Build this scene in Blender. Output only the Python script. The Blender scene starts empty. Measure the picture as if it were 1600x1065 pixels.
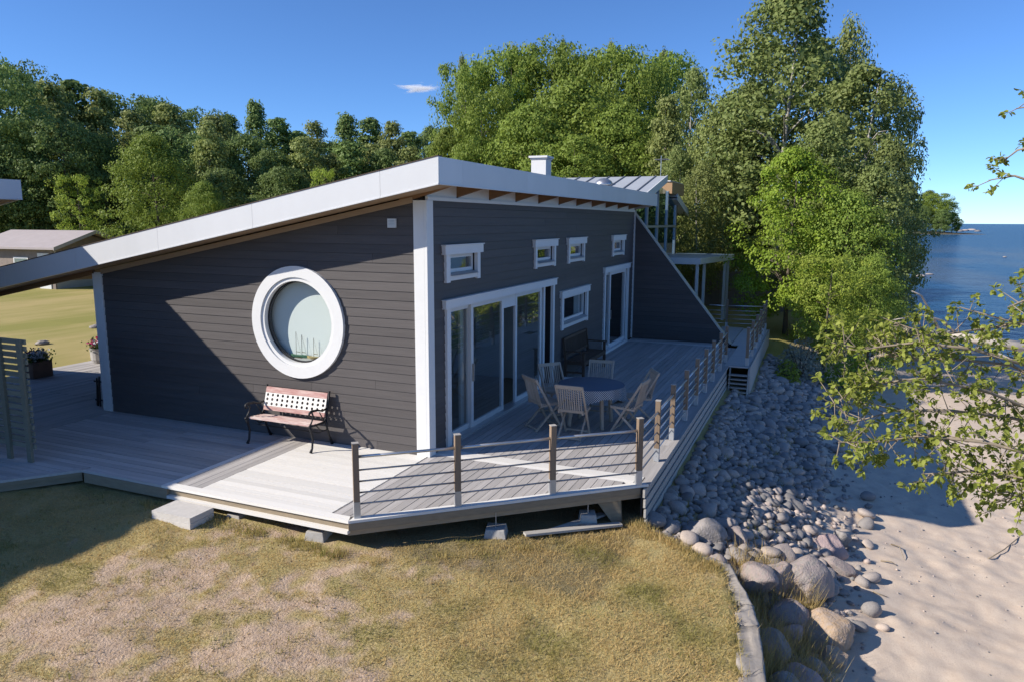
import bpy, bmesh, math, random
import numpy as np
from mathutils import Vector, Matrix

# ------------------------------------------------------------------ camera, light, exposure
SC = bpy.context.scene
COL = SC.collection
F_PX, PIT, ROL, YAW = 1143.65, 0.1615, 0.0050, 0.3977
CAM = np.array([-9.3264, -5.2764, 3.5])
FWD = np.array([math.cos(YAW)*math.cos(PIT), math.sin(YAW)*math.cos(PIT), -math.sin(PIT)])
_r = np.array([math.sin(YAW), -math.cos(YAW), 0.]); _u = np.cross(_r, FWD)
RGT = math.cos(ROL)*_r + math.sin(ROL)*_u
UPV = -math.sin(ROL)*_r + math.cos(ROL)*_u
cd = bpy.data.cameras.new('camera'); cam = bpy.data.objects.new('camera', cd); COL.objects.link(cam)
cd.sensor_width = 36; cd.lens = F_PX*36/1600; cd.clip_start = .1; cd.clip_end = 60000
M = Matrix.Identity(4)
for i in range(3):
    M[i][0], M[i][1], M[i][2], M[i][3] = RGT[i], UPV[i], -FWD[i], CAM[i]
cam.matrix_world = M
SC.camera = cam

SUN = np.array([1., -1.3, -1.047]); SUN /= np.linalg.norm(SUN)      # direction the light travels
SUN_EL = math.asin(-SUN[2]); SUN_AZ = math.atan2(-SUN[0], -SUN[1])   # azimuth from +y towards +x
w = bpy.data.worlds.new('World'); SC.world = w; w.use_nodes = True
nt = w.node_tree; nt.nodes.clear()
sky = nt.nodes.new('ShaderNodeTexSky'); sky.sky_type = 'NISHITA'; sky.sun_disc = False
sky.sun_elevation = SUN_EL; sky.sun_rotation = SUN_AZ; sky.altitude = 0
sky.air_density = 0.7; sky.dust_density = 0.0; sky.ozone_density = 10.0
bg = nt.nodes.new('ShaderNodeBackground'); bg.inputs[1].default_value = 0.118
wo = nt.nodes.new('ShaderNodeOutputWorld')
nt.links.new(sky.outputs[0], bg.inputs[0]); nt.links.new(bg.outputs[0], wo.inputs[0])
sd = bpy.data.lights.new('sun', 'SUN'); sd.energy = 4.4; sd.angle = math.radians(.5); sd.color = (1, .93, .83)
so = bpy.data.objects.new('sun', sd); COL.objects.link(so)
so.rotation_euler = Vector(SUN).to_track_quat('-Z', 'Y').to_euler()
so.location = (-20, 20, 30)
vs = SC.view_settings
vs.view_transform = 'Standard'; vs.look = 'None'; vs.exposure = 0.6; vs.gamma = 1; vs.use_curve_mapping = False
SC.render.engine = 'CYCLES'
cy = SC.cycles
cy.use_denoising = True; cy.max_bounces = 7; cy.diffuse_bounces = 3; cy.glossy_bounces = 4
cy.transparent_max_bounces = 8; cy.volume_bounces = 5; cy.transmission_bounces = 4; cy.caustics_reflective = False; cy.caustics_refractive = False

# ------------------------------------------------------------------ helpers
rng = np.random.default_rng(7); random.seed(7)

def ray(px, py):
    d = FWD + RGT*(px-800)/F_PX - UPV*(py-532.5)/F_PX
    return d
def at_depth(px, py, dep):
    return CAM + ray(px, py)*dep
def at_dist(px, py, dist):                 # point on the bearing at a horizontal distance
    d = ray(px, py); return CAM + d*dist/math.hypot(d[0], d[1])
def at_z(px, py, z):
    d = ray(px, py); return CAM + d*(z-CAM[2])/d[2]

def _hash(ix, iy, s):
    h = np.sin(ix*127.1 + iy*311.7 + s*74.7)*43758.5453
    return h - np.floor(h)
def vnoise(x, y, s=0):
    ix, iy = np.floor(x), np.floor(y); fx, fy = x-ix, y-iy
    fx = fx*fx*(3-2*fx); fy = fy*fy*(3-2*fy)
    a, b, c, d = _hash(ix, iy, s), _hash(ix+1, iy, s), _hash(ix, iy+1, s), _hash(ix+1, iy+1, s)
    return (a*(1-fx)+b*fx)*(1-fy) + (c*(1-fx)+d*fx)*fy
def fbm(x, y, s=0, o=4):
    r, a, t = 0, .5, 0
    for i in range(o):
        r = r + a*vnoise(x*2**i, y*2**i, s+i*13); t += a; a *= .5
    return r/t
def sstep(a, b, x):
    t = np.clip((x-a)/(b-a), 0, 1); return t*t*(3-2*t)

class MB:
    def __init__(s): s.v = []; s.f = []
    def add(s, vs_, fs_):
        n = len(s.v); s.v += [tuple(map(float, p)) for p in vs_]; s.f += [tuple(i+n for i in f) for f in fs_]; return s
    def box(s, x0, x1, y0, y1, z0, z1):
        x0, x1 = min(x0, x1), max(x0, x1); y0, y1 = min(y0, y1), max(y0, y1); z0, z1 = min(z0, z1), max(z0, z1)
        return s.add([(x0,y0,z0),(x1,y0,z0),(x1,y1,z0),(x0,y1,z0),(x0,y0,z1),(x1,y0,z1),(x1,y1,z1),(x0,y1,z1)],
              [(3,2,1,0),(4,5,6,7),(0,1,5,4),(1,2,6,5),(2,3,7,6),(3,0,4,7)])
    def prism(s, pts, off):
        n = len(pts); P = [np.array(p, float) for p in pts]; o = np.array(off, float)
        nr = sum(np.cross(P[i]-P[0], P[i+1]-P[0]) for i in range(1, n-1))
        if nr @ o > 0: P = P[::-1]
        return s.add(P + [p+o for p in P], [tuple(range(n)), tuple(range(2*n-1, n-1, -1))] +
              [(i, i+n, (i+1) % n+n, (i+1) % n) for i in range(n)])
    def beam(s, a, b, w_, h_, up=(0, 0, 1)):
        a, b = np.array(a, float), np.array(b, float); d = b-a; d /= np.linalg.norm(d)
        u = np.array(up, float); r = np.cross(d, u)
        if np.linalg.norm(r) < 1e-4: r = np.cross(d, (1, 0, 0))
        r /= np.linalg.norm(r); u = np.cross(r, d); r = r*w_/2; u = u*h_/2
        return s.add([a-r-u, a+r-u, a+r+u, a-r+u, b-r-u, b+r-u, b+r+u, b-r+u],
              [(0,1,2,3),(7,6,5,4),(0,4,5,1),(1,5,6,2),(2,6,7,3),(3,7,4,0)])
    def tube(s, pts, rad, n=6, cap=True):
        P = [np.array(p, float) for p in pts]; m = len(P)
        R = [rad]*m if np.isscalar(rad) else list(rad)
        vv = []; ff = []
        r = None
        for i in range(m):
            d = P[min(i+1, m-1)]-P[max(i-1, 0)]; d = d/(np.linalg.norm(d)+1e-9)
            if r is None:
                r = np.cross(d, (0, 0, 1.)) if abs(d[2]) < .9 else np.cross(d, (1., 0, 0))
            r = r-d*(r@d); r /= np.linalg.norm(r)+1e-9; u = np.cross(d, r)
            for k in range(n):
                t = 2*math.pi*k/n; vv.append(P[i]+(r*math.cos(t)+u*math.sin(t))*R[i])
        for i in range(m-1):
            for k in range(n):
                a, b = i*n+k, i*n+(k+1) % n; ff.append((a, b, b+n, a+n))
        if cap: ff.append(tuple(range(n-1, -1, -1))); ff.append(tuple((m-1)*n+k for k in range(n)))
        return s.add(vv, ff)
    def lathe(s, prof, n=16, c=(0, 0, 0)):
        vv = []; ff = []; m = len(prof)
        for r, z in prof:
            for k in range(n):
                t = 2*math.pi*k/n; vv.append((c[0]+r*math.cos(t), c[1]+r*math.sin(t), c[2]+z))
        for i in range(m-1):
            for k in range(n):
                a, b = i*n+k, i*n+(k+1) % n; ff.append((a, b, b+n, a+n))
        ff.append(tuple(range(n-1, -1, -1))); ff.append(tuple((m-1)*n+k for k in range(n)))
        return s.add(vv, ff)
    def ringx(s, c, r0, r1, x0, x1, n=64):
        vv = []; ff = []
        for k in range(n):
            t = 2*math.pi*k/n; cy_, sy_ = math.cos(t), math.sin(t)
            for r, x in ((r0, x0), (r1, x0), (r1, x1), (r0, x1)): vv.append((x, c[0]+r*cy_, c[1]+r*sy_))
        for k in range(n):
            a, b = 4*k, 4*((k+1) % n)
            for j in range(4): ff.append((a+j, b+j, b+(j+1) % 4, a+(j+1) % 4))
        return s.add(vv, [f[::-1] for f in ff])
    def build(s, name, mat, parent=None, smooth=False, bevel=0):
        me = bpy.data.meshes.new(name); me.from_pydata(s.v, [], s.f); me.update()
        if mat: me.materials.append(mat)
        if smooth: me.polygons.foreach_set('use_smooth', [True]*len(me.polygons))
        o = bpy.data.objects.new(name, me); COL.objects.link(o)
        if parent: o.parent = parent
        if bevel:
            b = o.modifiers.new('bevel', 'BEVEL'); b.width = bevel; b.segments = 2; b.limit_method = 'ANGLE'
        return o

def tag(o, label=None, cat=None, group=None, kind=None):
    if label: o['label'] = label
    if cat: o['category'] = cat
    if group: o['group'] = group
    if kind: o['kind'] = kind
    return o
def thing(name, label, cat, loc=(0, 0, 0), rz=0, group=None):
    o = bpy.data.objects.new(name, None); COL.objects.link(o); o.empty_display_size = .2
    o.location = [float(c) for c in loc]; o.rotation_euler = (0, 0, rz)
    return tag(o, label, cat, group)
def copy_tree(o, parent=None):
    c = o.copy(); COL.objects.link(c)
    if parent: c.parent = parent
    for ch in list(o.children): copy_tree(ch, c)
    return c
def part(name, parent, mat, *b):
    m = MB()
    for x in b: m.box(*x)
    return m.build(name, mat, parent)

# ------------------------------------------------------------------ materials
def node(nt_, typ, **kw):
    n = nt_.nodes.new(typ)
    for k, v in kw.items(): setattr(n, k, v)
    return n
def mat(name, col, rough=.6, var=0., nscale=0, namt=0., stretch=(1, 1, 1), col2=None, spec=.3, metal=0., bump=0., bscale=None,
        hvar=0., attr=None, tone=None, bdist=.01):
    m = bpy.data.materials.new(name); m.use_nodes = True; t = m.node_tree; L = t.links.new
    b = t.nodes['Principled BSDF']
    b.inputs['Roughness'].default_value = rough; b.inputs['Specular IOR Level'].default_value = spec; b.inputs['Metallic'].default_value = metal
    rgb = node(t, 'ShaderNodeRGB'); rgb.outputs[0].default_value = (*col, 1); out = rgb.outputs[0]
    tc = node(t, 'ShaderNodeTexCoord'); mp = node(t, 'ShaderNodeMapping'); mp.inputs['Scale'].default_value = stretch
    L(tc.outputs['Object'], mp.inputs['Vector'])
    info = node(t, 'ShaderNodeObjectInfo')
    rnd = info.outputs['Random']
    if attr:
        at_ = node(t, 'ShaderNodeAttribute'); at_.attribute_name = attr; rnd = at_.outputs['Fac']
    if var or hvar:                                   # shift the grain so that copies differ
        ad = node(t, 'ShaderNodeVectorMath', operation='ADD'); sc_ = node(t, 'ShaderNodeMath', operation='MULTIPLY'); sc_.inputs[1].default_value = 37
        L(info.outputs['Random'], sc_.inputs[0]); L(mp.outputs[0], ad.inputs[0]); L(sc_.outputs[0], ad.inputs[1]); vec = ad.outputs[0]
    else: vec = mp.outputs[0]
    if tone is not None:                              # second tone picked by the random value
        mx = node(t, 'ShaderNodeMix', data_type='RGBA'); L(rnd, mx.inputs[0]); L(out, mx.inputs[6]); mx.inputs[7].default_value = (*tone, 1); out = mx.outputs[2]
    if nscale:
        nz = node(t, 'ShaderNodeTexNoise'); nz.inputs['Scale'].default_value = nscale; nz.inputs['Detail'].default_value = 6; nz.inputs['Roughness'].default_value = .65
        L(vec, nz.inputs['Vector'])
        if col2 is not None:
            rp = node(t, 'ShaderNodeMapRange'); rp.inputs[1].default_value = .38; rp.inputs[2].default_value = .64
            L(nz.outputs[0], rp.inputs[0])
            mx = node(t, 'ShaderNodeMix', data_type='RGBA'); L(rp.outputs[0], mx.inputs[0]); L(out, mx.inputs[6]); mx.inputs[7].default_value = (*col2, 1); out = mx.outputs[2]
    hs = node(t, 'ShaderNodeHueSaturation'); L(out, hs.inputs['Color']); out = hs.outputs[0]
    val = node(t, 'ShaderNodeMath', operation='MULTIPLY_ADD'); L(rnd, val.inputs[0]); val.inputs[1].default_value = 2*var; val.inputs[2].default_value = 1-var
    v2 = val.outputs[0]
    if nscale and namt:
        na = node(t, 'ShaderNodeMath', operation='MULTIPLY_ADD'); L(nz.outputs[0], na.inputs[0]); na.inputs[1].default_value = 2*namt; na.inputs[2].default_value = 1-namt
        mu = node(t, 'ShaderNodeMath', operation='MULTIPLY'); L(v2, mu.inputs[0]); L(na.outputs[0], mu.inputs[1]); v2 = mu.outputs[0]
    L(v2, hs.inputs['Value'])
    if hvar:
        hv = node(t, 'ShaderNodeMath', operation='MULTIPLY_ADD'); L(rnd, hv.inputs[0]); hv.inputs[1].default_value = 2*hvar; hv.inputs[2].default_value = .5-hvar; L(hv.outputs[0], hs.inputs['Hue'])
    L(out, b.inputs['Base Color'])
    if bump:
        n2 = node(t, 'ShaderNodeTexNoise'); n2.inputs['Scale'].default_value = bscale or nscale or 20; n2.inputs['Detail'].default_value = 5
        L(vec, n2.inputs['Vector'])
        bp = node(t, 'ShaderNodeBump'); bp.inputs['Strength'].default_value = bump; bp.inputs['Distance'].default_value = bdist
        L(n2.outputs[0], bp.inputs['Height']); L(bp.outputs[0], b.inputs['Normal'])
    return m

GX, GY, GZ = (.6, 14, 14), (14, .6, 14), (14, 14, .6)
MT = {}
MT['siding_y'] = mat('siding_gable', (.088, .079, .077), .6, var=.10, nscale=3, namt=.28, stretch=(6, .35, 6), bump=.15, bscale=8)
MT['siding_x'] = mat('siding_facade', (.088, .079, .077), .6, var=.10, nscale=3, namt=.28, stretch=(.35, 6, 6), bump=.15, bscale=8)
MT['backing'] = mat('wall_backing', (.03, .027, .027), .8)
MT['white'] = mat('white_paint', (.71, .71, .70), .45, nscale=5, namt=.06, bump=.05)
MT['white_metal'] = mat('white_sheet_metal', (.62, .625, .63), .38, nscale=1.2, namt=.09, spec=.45, var=.03, stretch=(1, 1, .5), bump=.04, bscale=2)
MT['roof_top'] = mat('roof_felt', (.09, .065, .05), .9, nscale=4, namt=.4)
MT['rafter'] = mat('brown_timber', (.22, .125, .065), .6, var=.12, nscale=4, namt=.3, stretch=(6, .5, 6))
MT['soffit'] = mat('soffit_boards', (.36, .26, .175), .6, var=.1, nscale=4, namt=.3, stretch=(6, .5, 6))
MT['deck_x'] = mat('deck_board_weathered', (.41, .385, .365), .75, var=.16, nscale=2.5, namt=.35, stretch=(.5, 12, 12), bump=.3, bscale=6)
MT['deck_y'] = mat('deck_board_weathered_cross', (.47, .44, .415), .75, var=.15, nscale=2.5, namt=.35, stretch=(12, .5, 12), bump=.3, bscale=6)
MT['deck_pale'] = mat('deck_board_pale_sheen', (.76, .735, .69), .7, var=.09, nscale=2.6, namt=.3, stretch=(11, 1.6, 11), col2=(.66, .63, .575), bump=.2, bscale=6)  # sun sheen on the cross-grain boards, put into the base colour
MT['deck_pale_x'] = mat('deck_board_pale_cross', (.74, .71, .66), .7, var=.08, nscale=2.6, namt=.2, stretch=(.8, 9, 9), bump=.2, bscale=6)
MT['rim'] = mat('rim_board', (.30, .24, .165), .7, var=.12, nscale=3, namt=.35, stretch=(2, 2, 10), bump=.2)
MT['post'] = mat('railing_post_wood', (.30, .215, .145), .7, var=.14, nscale=4, namt=.4, stretch=GZ, col2=(.2, .15, .11), bump=.3, bscale=5)
MT['shoe'] = mat('galvanised_steel', (.5, .51, .52), .45, metal=.6, nscale=8, namt=.15)
MT['steel'] = mat('rail_steel', (.55, .55, .55), .35, metal=.85)
MT['wire'] = mat('dull_rod', (.33, .33, .34), .45, metal=.6)
MT['concrete'] = mat('concrete', (.38, .36, .33), .9, var=.12, nscale=14, namt=.25, bump=.4, bscale=30)
MT['concrete_pale'] = mat('concrete_pale', (.56, .53, .49), .9, var=.05, nscale=14, namt=.2, bump=.4, bscale=30)
MT['teak'] = mat('weathered_teak', (.46, .37, .29), .7, var=.12, nscale=5, namt=.3, stretch=GZ, bump=.2)
MT['dark_teak'] = mat('dark_stained_wood', (.10, .065, .045), .65, var=.12, nscale=5, namt=.3, stretch=GZ)
MT['iron'] = mat('cast_iron', (.018, .017, .018), .5, nscale=20, namt=.3, spec=.4, bump=.2, bscale=40)
MT['red_wood'] = mat('faded_red_paint', (.42, .21, .19), .7, var=.1, nscale=5, namt=.3, stretch=(8, 1, 8), col2=(.50, .36, .32), bump=.2)
MT['pink_wood'] = mat('sun_bleached_red_paint', (.50, .30, .27), .75, var=.1, nscale=4, namt=.25, stretch=(9, 1, 9), col2=(.66, .58, .53), bump=.2)
MT['bench_white'] = mat('bench_white_paint', (.74, .71, .66), .6, nscale=12, namt=.08)
MT['navy'] = mat('navy_cloth', (.13, .15, .19), .9, nscale=60, namt=.1)
MT['blind'] = mat('pale_blind', (.74, .77, .76), .8, nscale=2, namt=.03)
MT['hull'] = mat('model_hull_green', (.10, .22, .14), .5)
MT['hull2'] = mat('model_hull_wood', (.55, .43, .2), .5)
MT['mast'] = mat('model_mast', (.16, .12, .07), .6)
MT['floor_in'] = mat('interior_floor', (.30, .21, .13), .5, nscale=3, namt=.2, stretch=(.5, 9, 9))
MT['wall_in'] = mat('interior_paint', (.55, .53, .5), .8)
MT['cabinet'] = mat('interior_cabinet', (.16, .15, .15), .5)
MT['curtain'] = mat('curtain', (.6, .6, .58), .9)
MT['metal_roof'] = mat('seamed_metal_roof', (.50, .52, .54), .45, metal=.25, var=.04, nscale=2, namt=.1, spec=.4)
MT['timber_lit'] = mat('light_timber', (.42, .27, .15), .6, var=.1, nscale=4, namt=.25, stretch=(.5, 6, 6))
MT['grey_wood'] = mat('grey_weathered_wood', (.40, .375, .34), .8, var=.15, nscale=4, namt=.35, stretch=GY, bump=.2)
MT['green_wood'] = mat('treated_trellis_wood', (.20, .20, .155), .8, var=.15, nscale=4, namt=.3, stretch=GY)
MT['pav_roof'] = mat('pavilion_felt', (.40, .35, .34), .8, nscale=2, namt=.15)
MT['dull_plank'] = mat('dull_planks', (.26, .215, .185), .85, var=.15, nscale=4, namt=.3)
MT['log'] = mat('bleached_driftwood', (.46, .41, .35), .85, nscale=6, namt=.35, bump=.4)
MT['trestle'] = mat('fresh_timber', (.62, .50, .34), .7, var=.1, nscale=5, namt=.2)
MT['pot'] = mat('planter_tub_wood', (.17, .115, .09), .8, nscale=8, namt=.3, var=.2)
MT['pot_pale'] = mat('planter_pale', (.40, .38, .36), .8, nscale=8, namt=.2)
MT['petal_purple'] = mat('purple_petals', (.16, .03, .12), .6)
MT['petal_white'] = mat('white_petals', (.7, .7, .72), .6)
MT['petal_pink'] = mat('pink_petals', (.65, .08, .22), .6)
MT['black_plastic'] = mat('black_plastic', (.02, .02, .022), .5)
MT['stone'] = mat('field_stone', (.33, .32, .31), .85, var=.42, hvar=.01, tone=(.36, .29, .25), nscale=7, namt=.35, bump=.5, bscale=18, bdist=.02)
MT['stone_mass'] = mat('field_stone_mass', (.33, .32, .31), .85, var=.42, tone=(.36, .29, .25), nscale=7, namt=.3, attr='tint')
MT['boulder'] = mat('lichen_boulder', (.42, .385, .37), .9, var=.12, tone=(.34, .26, .24), nscale=5, namt=.4, col2=(.24, .22, .2), bump=.6, bscale=14, bdist=.03)
MT['boulder_pink'] = mat('pink_granite', (.46, .34, .32), .9, nscale=6, namt=.35, col2=(.36, .28, .27), bump=.6, bscale=14, bdist=.03)
MT['boulder_rust'] = mat('rusty_granite', (.48, .34, .22), .9, nscale=6, namt=.4, col2=(.36, .29, .24), bump=.6, bscale=14, bdist=.03)
MT['kerb'] = mat('kerb_stone', (.33, .295, .26), .9, var=.1, nscale=9, namt=.35, bump=.5, bscale=25)

def glass(name, tint=(.78, .85, .86), boost=.85, base=.17, refl=(1, 1, 1)):
    m = bpy.data.materials.new(name); m.use_nodes = True; t = m.node_tree; t.nodes.clear(); L = t.links.new
    o = node(t, 'ShaderNodeOutputMaterial'); mx = node(t, 'ShaderNodeMixShader'); tr = node(t, 'ShaderNodeBsdfTransparent'); gl = node(t, 'ShaderNodeBsdfGlossy')
    fr = node(t, 'ShaderNodeLayerWeight'); pw = node(t, 'ShaderNodeMath', operation='POWER'); pw.inputs[1].default_value = 4.; L(fr.outputs['Facing'], pw.inputs[0])
    ma = node(t, 'ShaderNodeMath', operation='MULTIPLY_ADD', use_clamp=True)
    ma.inputs[1].default_value = boost; ma.inputs[2].default_value = base
    gl.inputs['Roughness'].default_value = .005; gl.inputs[0].default_value = (*refl, 1); tr.inputs[0].default_value = (*tint, 1)
    L(pw.outputs[0], ma.inputs[0]); L(ma.outputs[0], mx.inputs[0]); L(tr.outputs[0], mx.inputs[1]); L(gl.outputs[0], mx.inputs[2]); L(mx.outputs[0], o.inputs[0])
    return m
MT['glass'] = glass('window_glass')
MT['glass_sky_tint'] = glass('sky_tinted_glass', (.45, .62, .75), .35, .45, (.45, .70, .95))  # blue of a sky reflection put into the reflection tint
MT['glass_clear'] = glass('round_window_glass', (.90, .94, .93), .8, .07)

def leafmat(name, c1, c2, trans=.3, hv=.006, vv=.16):
    m = bpy.data.materials.new(name); m.use_nodes = True; t = m.node_tree; L = t.links.new
    b = t.nodes['Principled BSDF']; b.inputs['Roughness'].default_value = .55; b.inputs['Specular IOR Level'].default_value = .18
    a = node(t, 'ShaderNodeAttribute'); a.attribute_name = 'tint'
    mx = node(t, 'ShaderNodeMix', data_type='RGBA'); L(a.outputs['Fac'], mx.inputs[0]); mx.inputs[6].default_value = (*c1, 1); mx.inputs[7].default_value = (*c2, 1)
    hs = node(t, 'ShaderNodeHueSaturation'); L(mx.outputs[2], hs.inputs['Color']); inf = node(t, 'ShaderNodeObjectInfo')
    for inp, am, ce in (('Hue', hv, .5), ('Value', vv, 1.)):
        q = node(t, 'ShaderNodeMath', operation='MULTIPLY_ADD'); L(inf.outputs['Random'], q.inputs[0]); q.inputs[1].default_value = 2*am; q.inputs[2].default_value = ce-am; L(q.outputs[0], hs.inputs[inp])
    L(hs.outputs[0], b.inputs['Base Color'])
    tr = node(t, 'ShaderNodeBsdfTranslucent'); L(hs.outputs[0], tr.inputs[0]); ms = node(t, 'ShaderNodeMixShader'); ms.inputs[0].default_value = trans
    L(b.outputs[0], ms.inputs[1]); L(tr.outputs[0], ms.inputs[2]); L(ms.outputs[0], t.nodes['Material Output'].inputs[0])
    return m
LF = dict(
    oak=leafmat('alder_leaves', (0.152, 0.221, 0.037), (0.304, 0.377, 0.069), .38),
    wood=leafmat('dark_wood_leaves', (0.120, 0.190, 0.058), (0.270, 0.350, 0.105), .38),
    birch=leafmat('birch_leaves', (0.200, 0.245, 0.068), (0.370, 0.400, 0.140), .38),
    aspen=leafmat('aspen_leaves', (0.163, 0.220, 0.058), (0.326, 0.370, 0.128), .38),
    maple=leafmat('maple_leaves', (0.189, 0.294, 0.031), (0.350, 0.442, 0.057), .38),
    lime=leafmat('lime_leaves', (0.260, 0.350, 0.046), (0.410, 0.470, 0.085), .38),
    silver=leafmat('silver_leaves', (.22, .24, .19), (.34, .36, .28)),
    fore=leafmat('near_tree_leaves', (.200, .245, .040), (.400, .430, .095), .42, 0, 0),
    flower=leafmat('pot_plant_leaves', (.04, .09, .02), (.09, .15, .03)),
    grass=leafmat('grass_blades', (.60, .435, .19), (.24, .24, .06), .35, 0, 0),
)
MT['bark'] = mat('bark', (.13, .105, .08), .9, nscale=9, namt=.4, bump=.5)
MT['birch_bark'] = mat('birch_bark', (.50, .47, .42), .8, nscale=5, namt=.3, stretch=(1, 1, 3), col2=(.25, .22, .19), bump=.3)
MT['twig'] = mat('twig_bark', (.27, .22, .16), .85, nscale=12, namt=.35)

# ------------------------------------------------------------------ terrain
SEA = -2.2
def edge_y(x):        # top of the bank towards the beach
    return np.interp(x, [-40, -12, -3, -1.5, -.85, -.70, -.45, -.2, 0, 9, 12, 20, 30, 60, 400], [-5.6, -5.4, -4.92, -4.66, -4.47, -4.35, -3.95, -3.5, -3.3, -3.4, -3.8, -4.3, -5.0, -6.5, -18])
def hgt(x, y, rough=True):
    x = np.asarray(x, float); y = np.asarray(y, float)
    pad = np.interp(y, [-6, -3, 0, 2.5, 6, 12, 60], [-.60, -.50, -.36, -.22, -.19, -.17, -.1])
    d = edge_y(x)-y
    near = sstep(-.6, .3, x)
    d2 = d*np.interp(x, [22, 27, 31, 36, 42, 60], [1, 1.2, 1.75, 2.3, 3., 3.4])
    slope = np.interp(d2, [0, .25, 1.3, 2.4, 4.3, 7, 11.6, 20, 60], [-.56, -.66, -1.02, -1.48, -1.74, -1.88, -2.2, -3.0, -5])
    wall = np.interp(d2, [0, .12, 1., 2, 4, 7, 11.6, 20, 60], [-.58, -1.12, -1.5, -1.66, -1.76, -1.88, -2.2, -3.0, -5])
    low = wall*(1-near)+slope*near
    z = np.where(d > 0, np.minimum(low, pad), pad)
    if rough:
        z = z+(fbm(x*1.3, y*1.3, 3)-.5)*.06
        sand = sstep(1.2, 2.6, d)
        dent = (fbm(x*4.6+y*2.2, y*3.4-x*1.3, 9, 3)-.5)
        z = z+sand*dent*.085*sstep(14, 6, np.abs(x-2))*sstep(-14, -11, y)
        z = z+(1-sand)*(fbm(x*4, y*4, 21, 3)-.5)*.05*sstep(-9, -6, x)*sstep(3, -1, x)
        # forest floor rises behind the lawn
        z = z+.9*sstep(26, 60, y)+.6*sstep(30, 60, x)*sstep(-4, 4, y)
    return z
def graded(lo, hi, flo, fhi, step, growth=1.16):
    a = list(np.arange(flo, fhi+1e-6, step)); s = step; v = fhi
    while v < hi: s *= growth; v += s; a.append(min(v, hi))
    s = step; v = flo; b = []
    while v > lo: s *= growth; v -= s; b.append(max(v, lo))
    return np.array(b[::-1]+a)
xs = graded(-1500, 2500, -7.2, 9, .075); ys = graded(-60, 2500, -10, 3.2, .075)
X, Y = np.meshgrid(xs, ys); Z = hgt(X, Y)
def bare_mask(x, y):   # trodden, sandy patches in the lawn
    n = fbm(x*.9+3, y*.9, 31, 4); n2 = fbm(x*3.1, y*3.1, 37, 3)
    c = np.exp(-(((x+3.9)/1.7)**2+((y-.3)/1.9)**2))
    under = sstep(-2.75, -2.45, x)*sstep(-3.6, -3.2, y-0*x)
    n3 = fbm(x*7.3, y*7.3, 43, 2)
    return np.clip(sstep(.46, .62, n*.50+n2*.24+(n3-.5)*.30+c*.30-.10*sstep(-1.0, -3, y)), 0, 1)*(1-sstep(8, 14, y))
def grid_mesh(name, X, Y, Z, material, attrs=None):
    ny, nx = X.shape
    me = bpy.data.meshes.new(name); n = nx*ny
    co = np.stack([X, Y, Z], -1).reshape(-1, 3).astype(np.float32)
    i = np.arange(n).reshape(ny, nx); q = np.stack([i[:-1, :-1], i[:-1, 1:], i[1:, 1:], i[1:, :-1]], -1).reshape(-1, 4)
    me.vertices.add(n); me.vertices.foreach_set('co', co.ravel())
    me.loops.add(q.size); me.loops.foreach_set('vertex_index', q.ravel().astype(np.int32))
    me.polygons.add(len(q)); me.polygons.foreach_set('loop_start', (np.arange(len(q))*4).astype(np.int32)); me.polygons.foreach_set('use_smooth', np.ones(len(q), bool))
    for k, v in (attrs or {}).items():
        a = me.attributes.new(k, 'FLOAT', 'POINT'); a.data.foreach_set('value', v.ravel().astype(np.float32))
    me.update(calc_edges=True); me.materials.append(material)
    o = bpy.data.objects.new(name, me); COL.objects.link(o); return o

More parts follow.
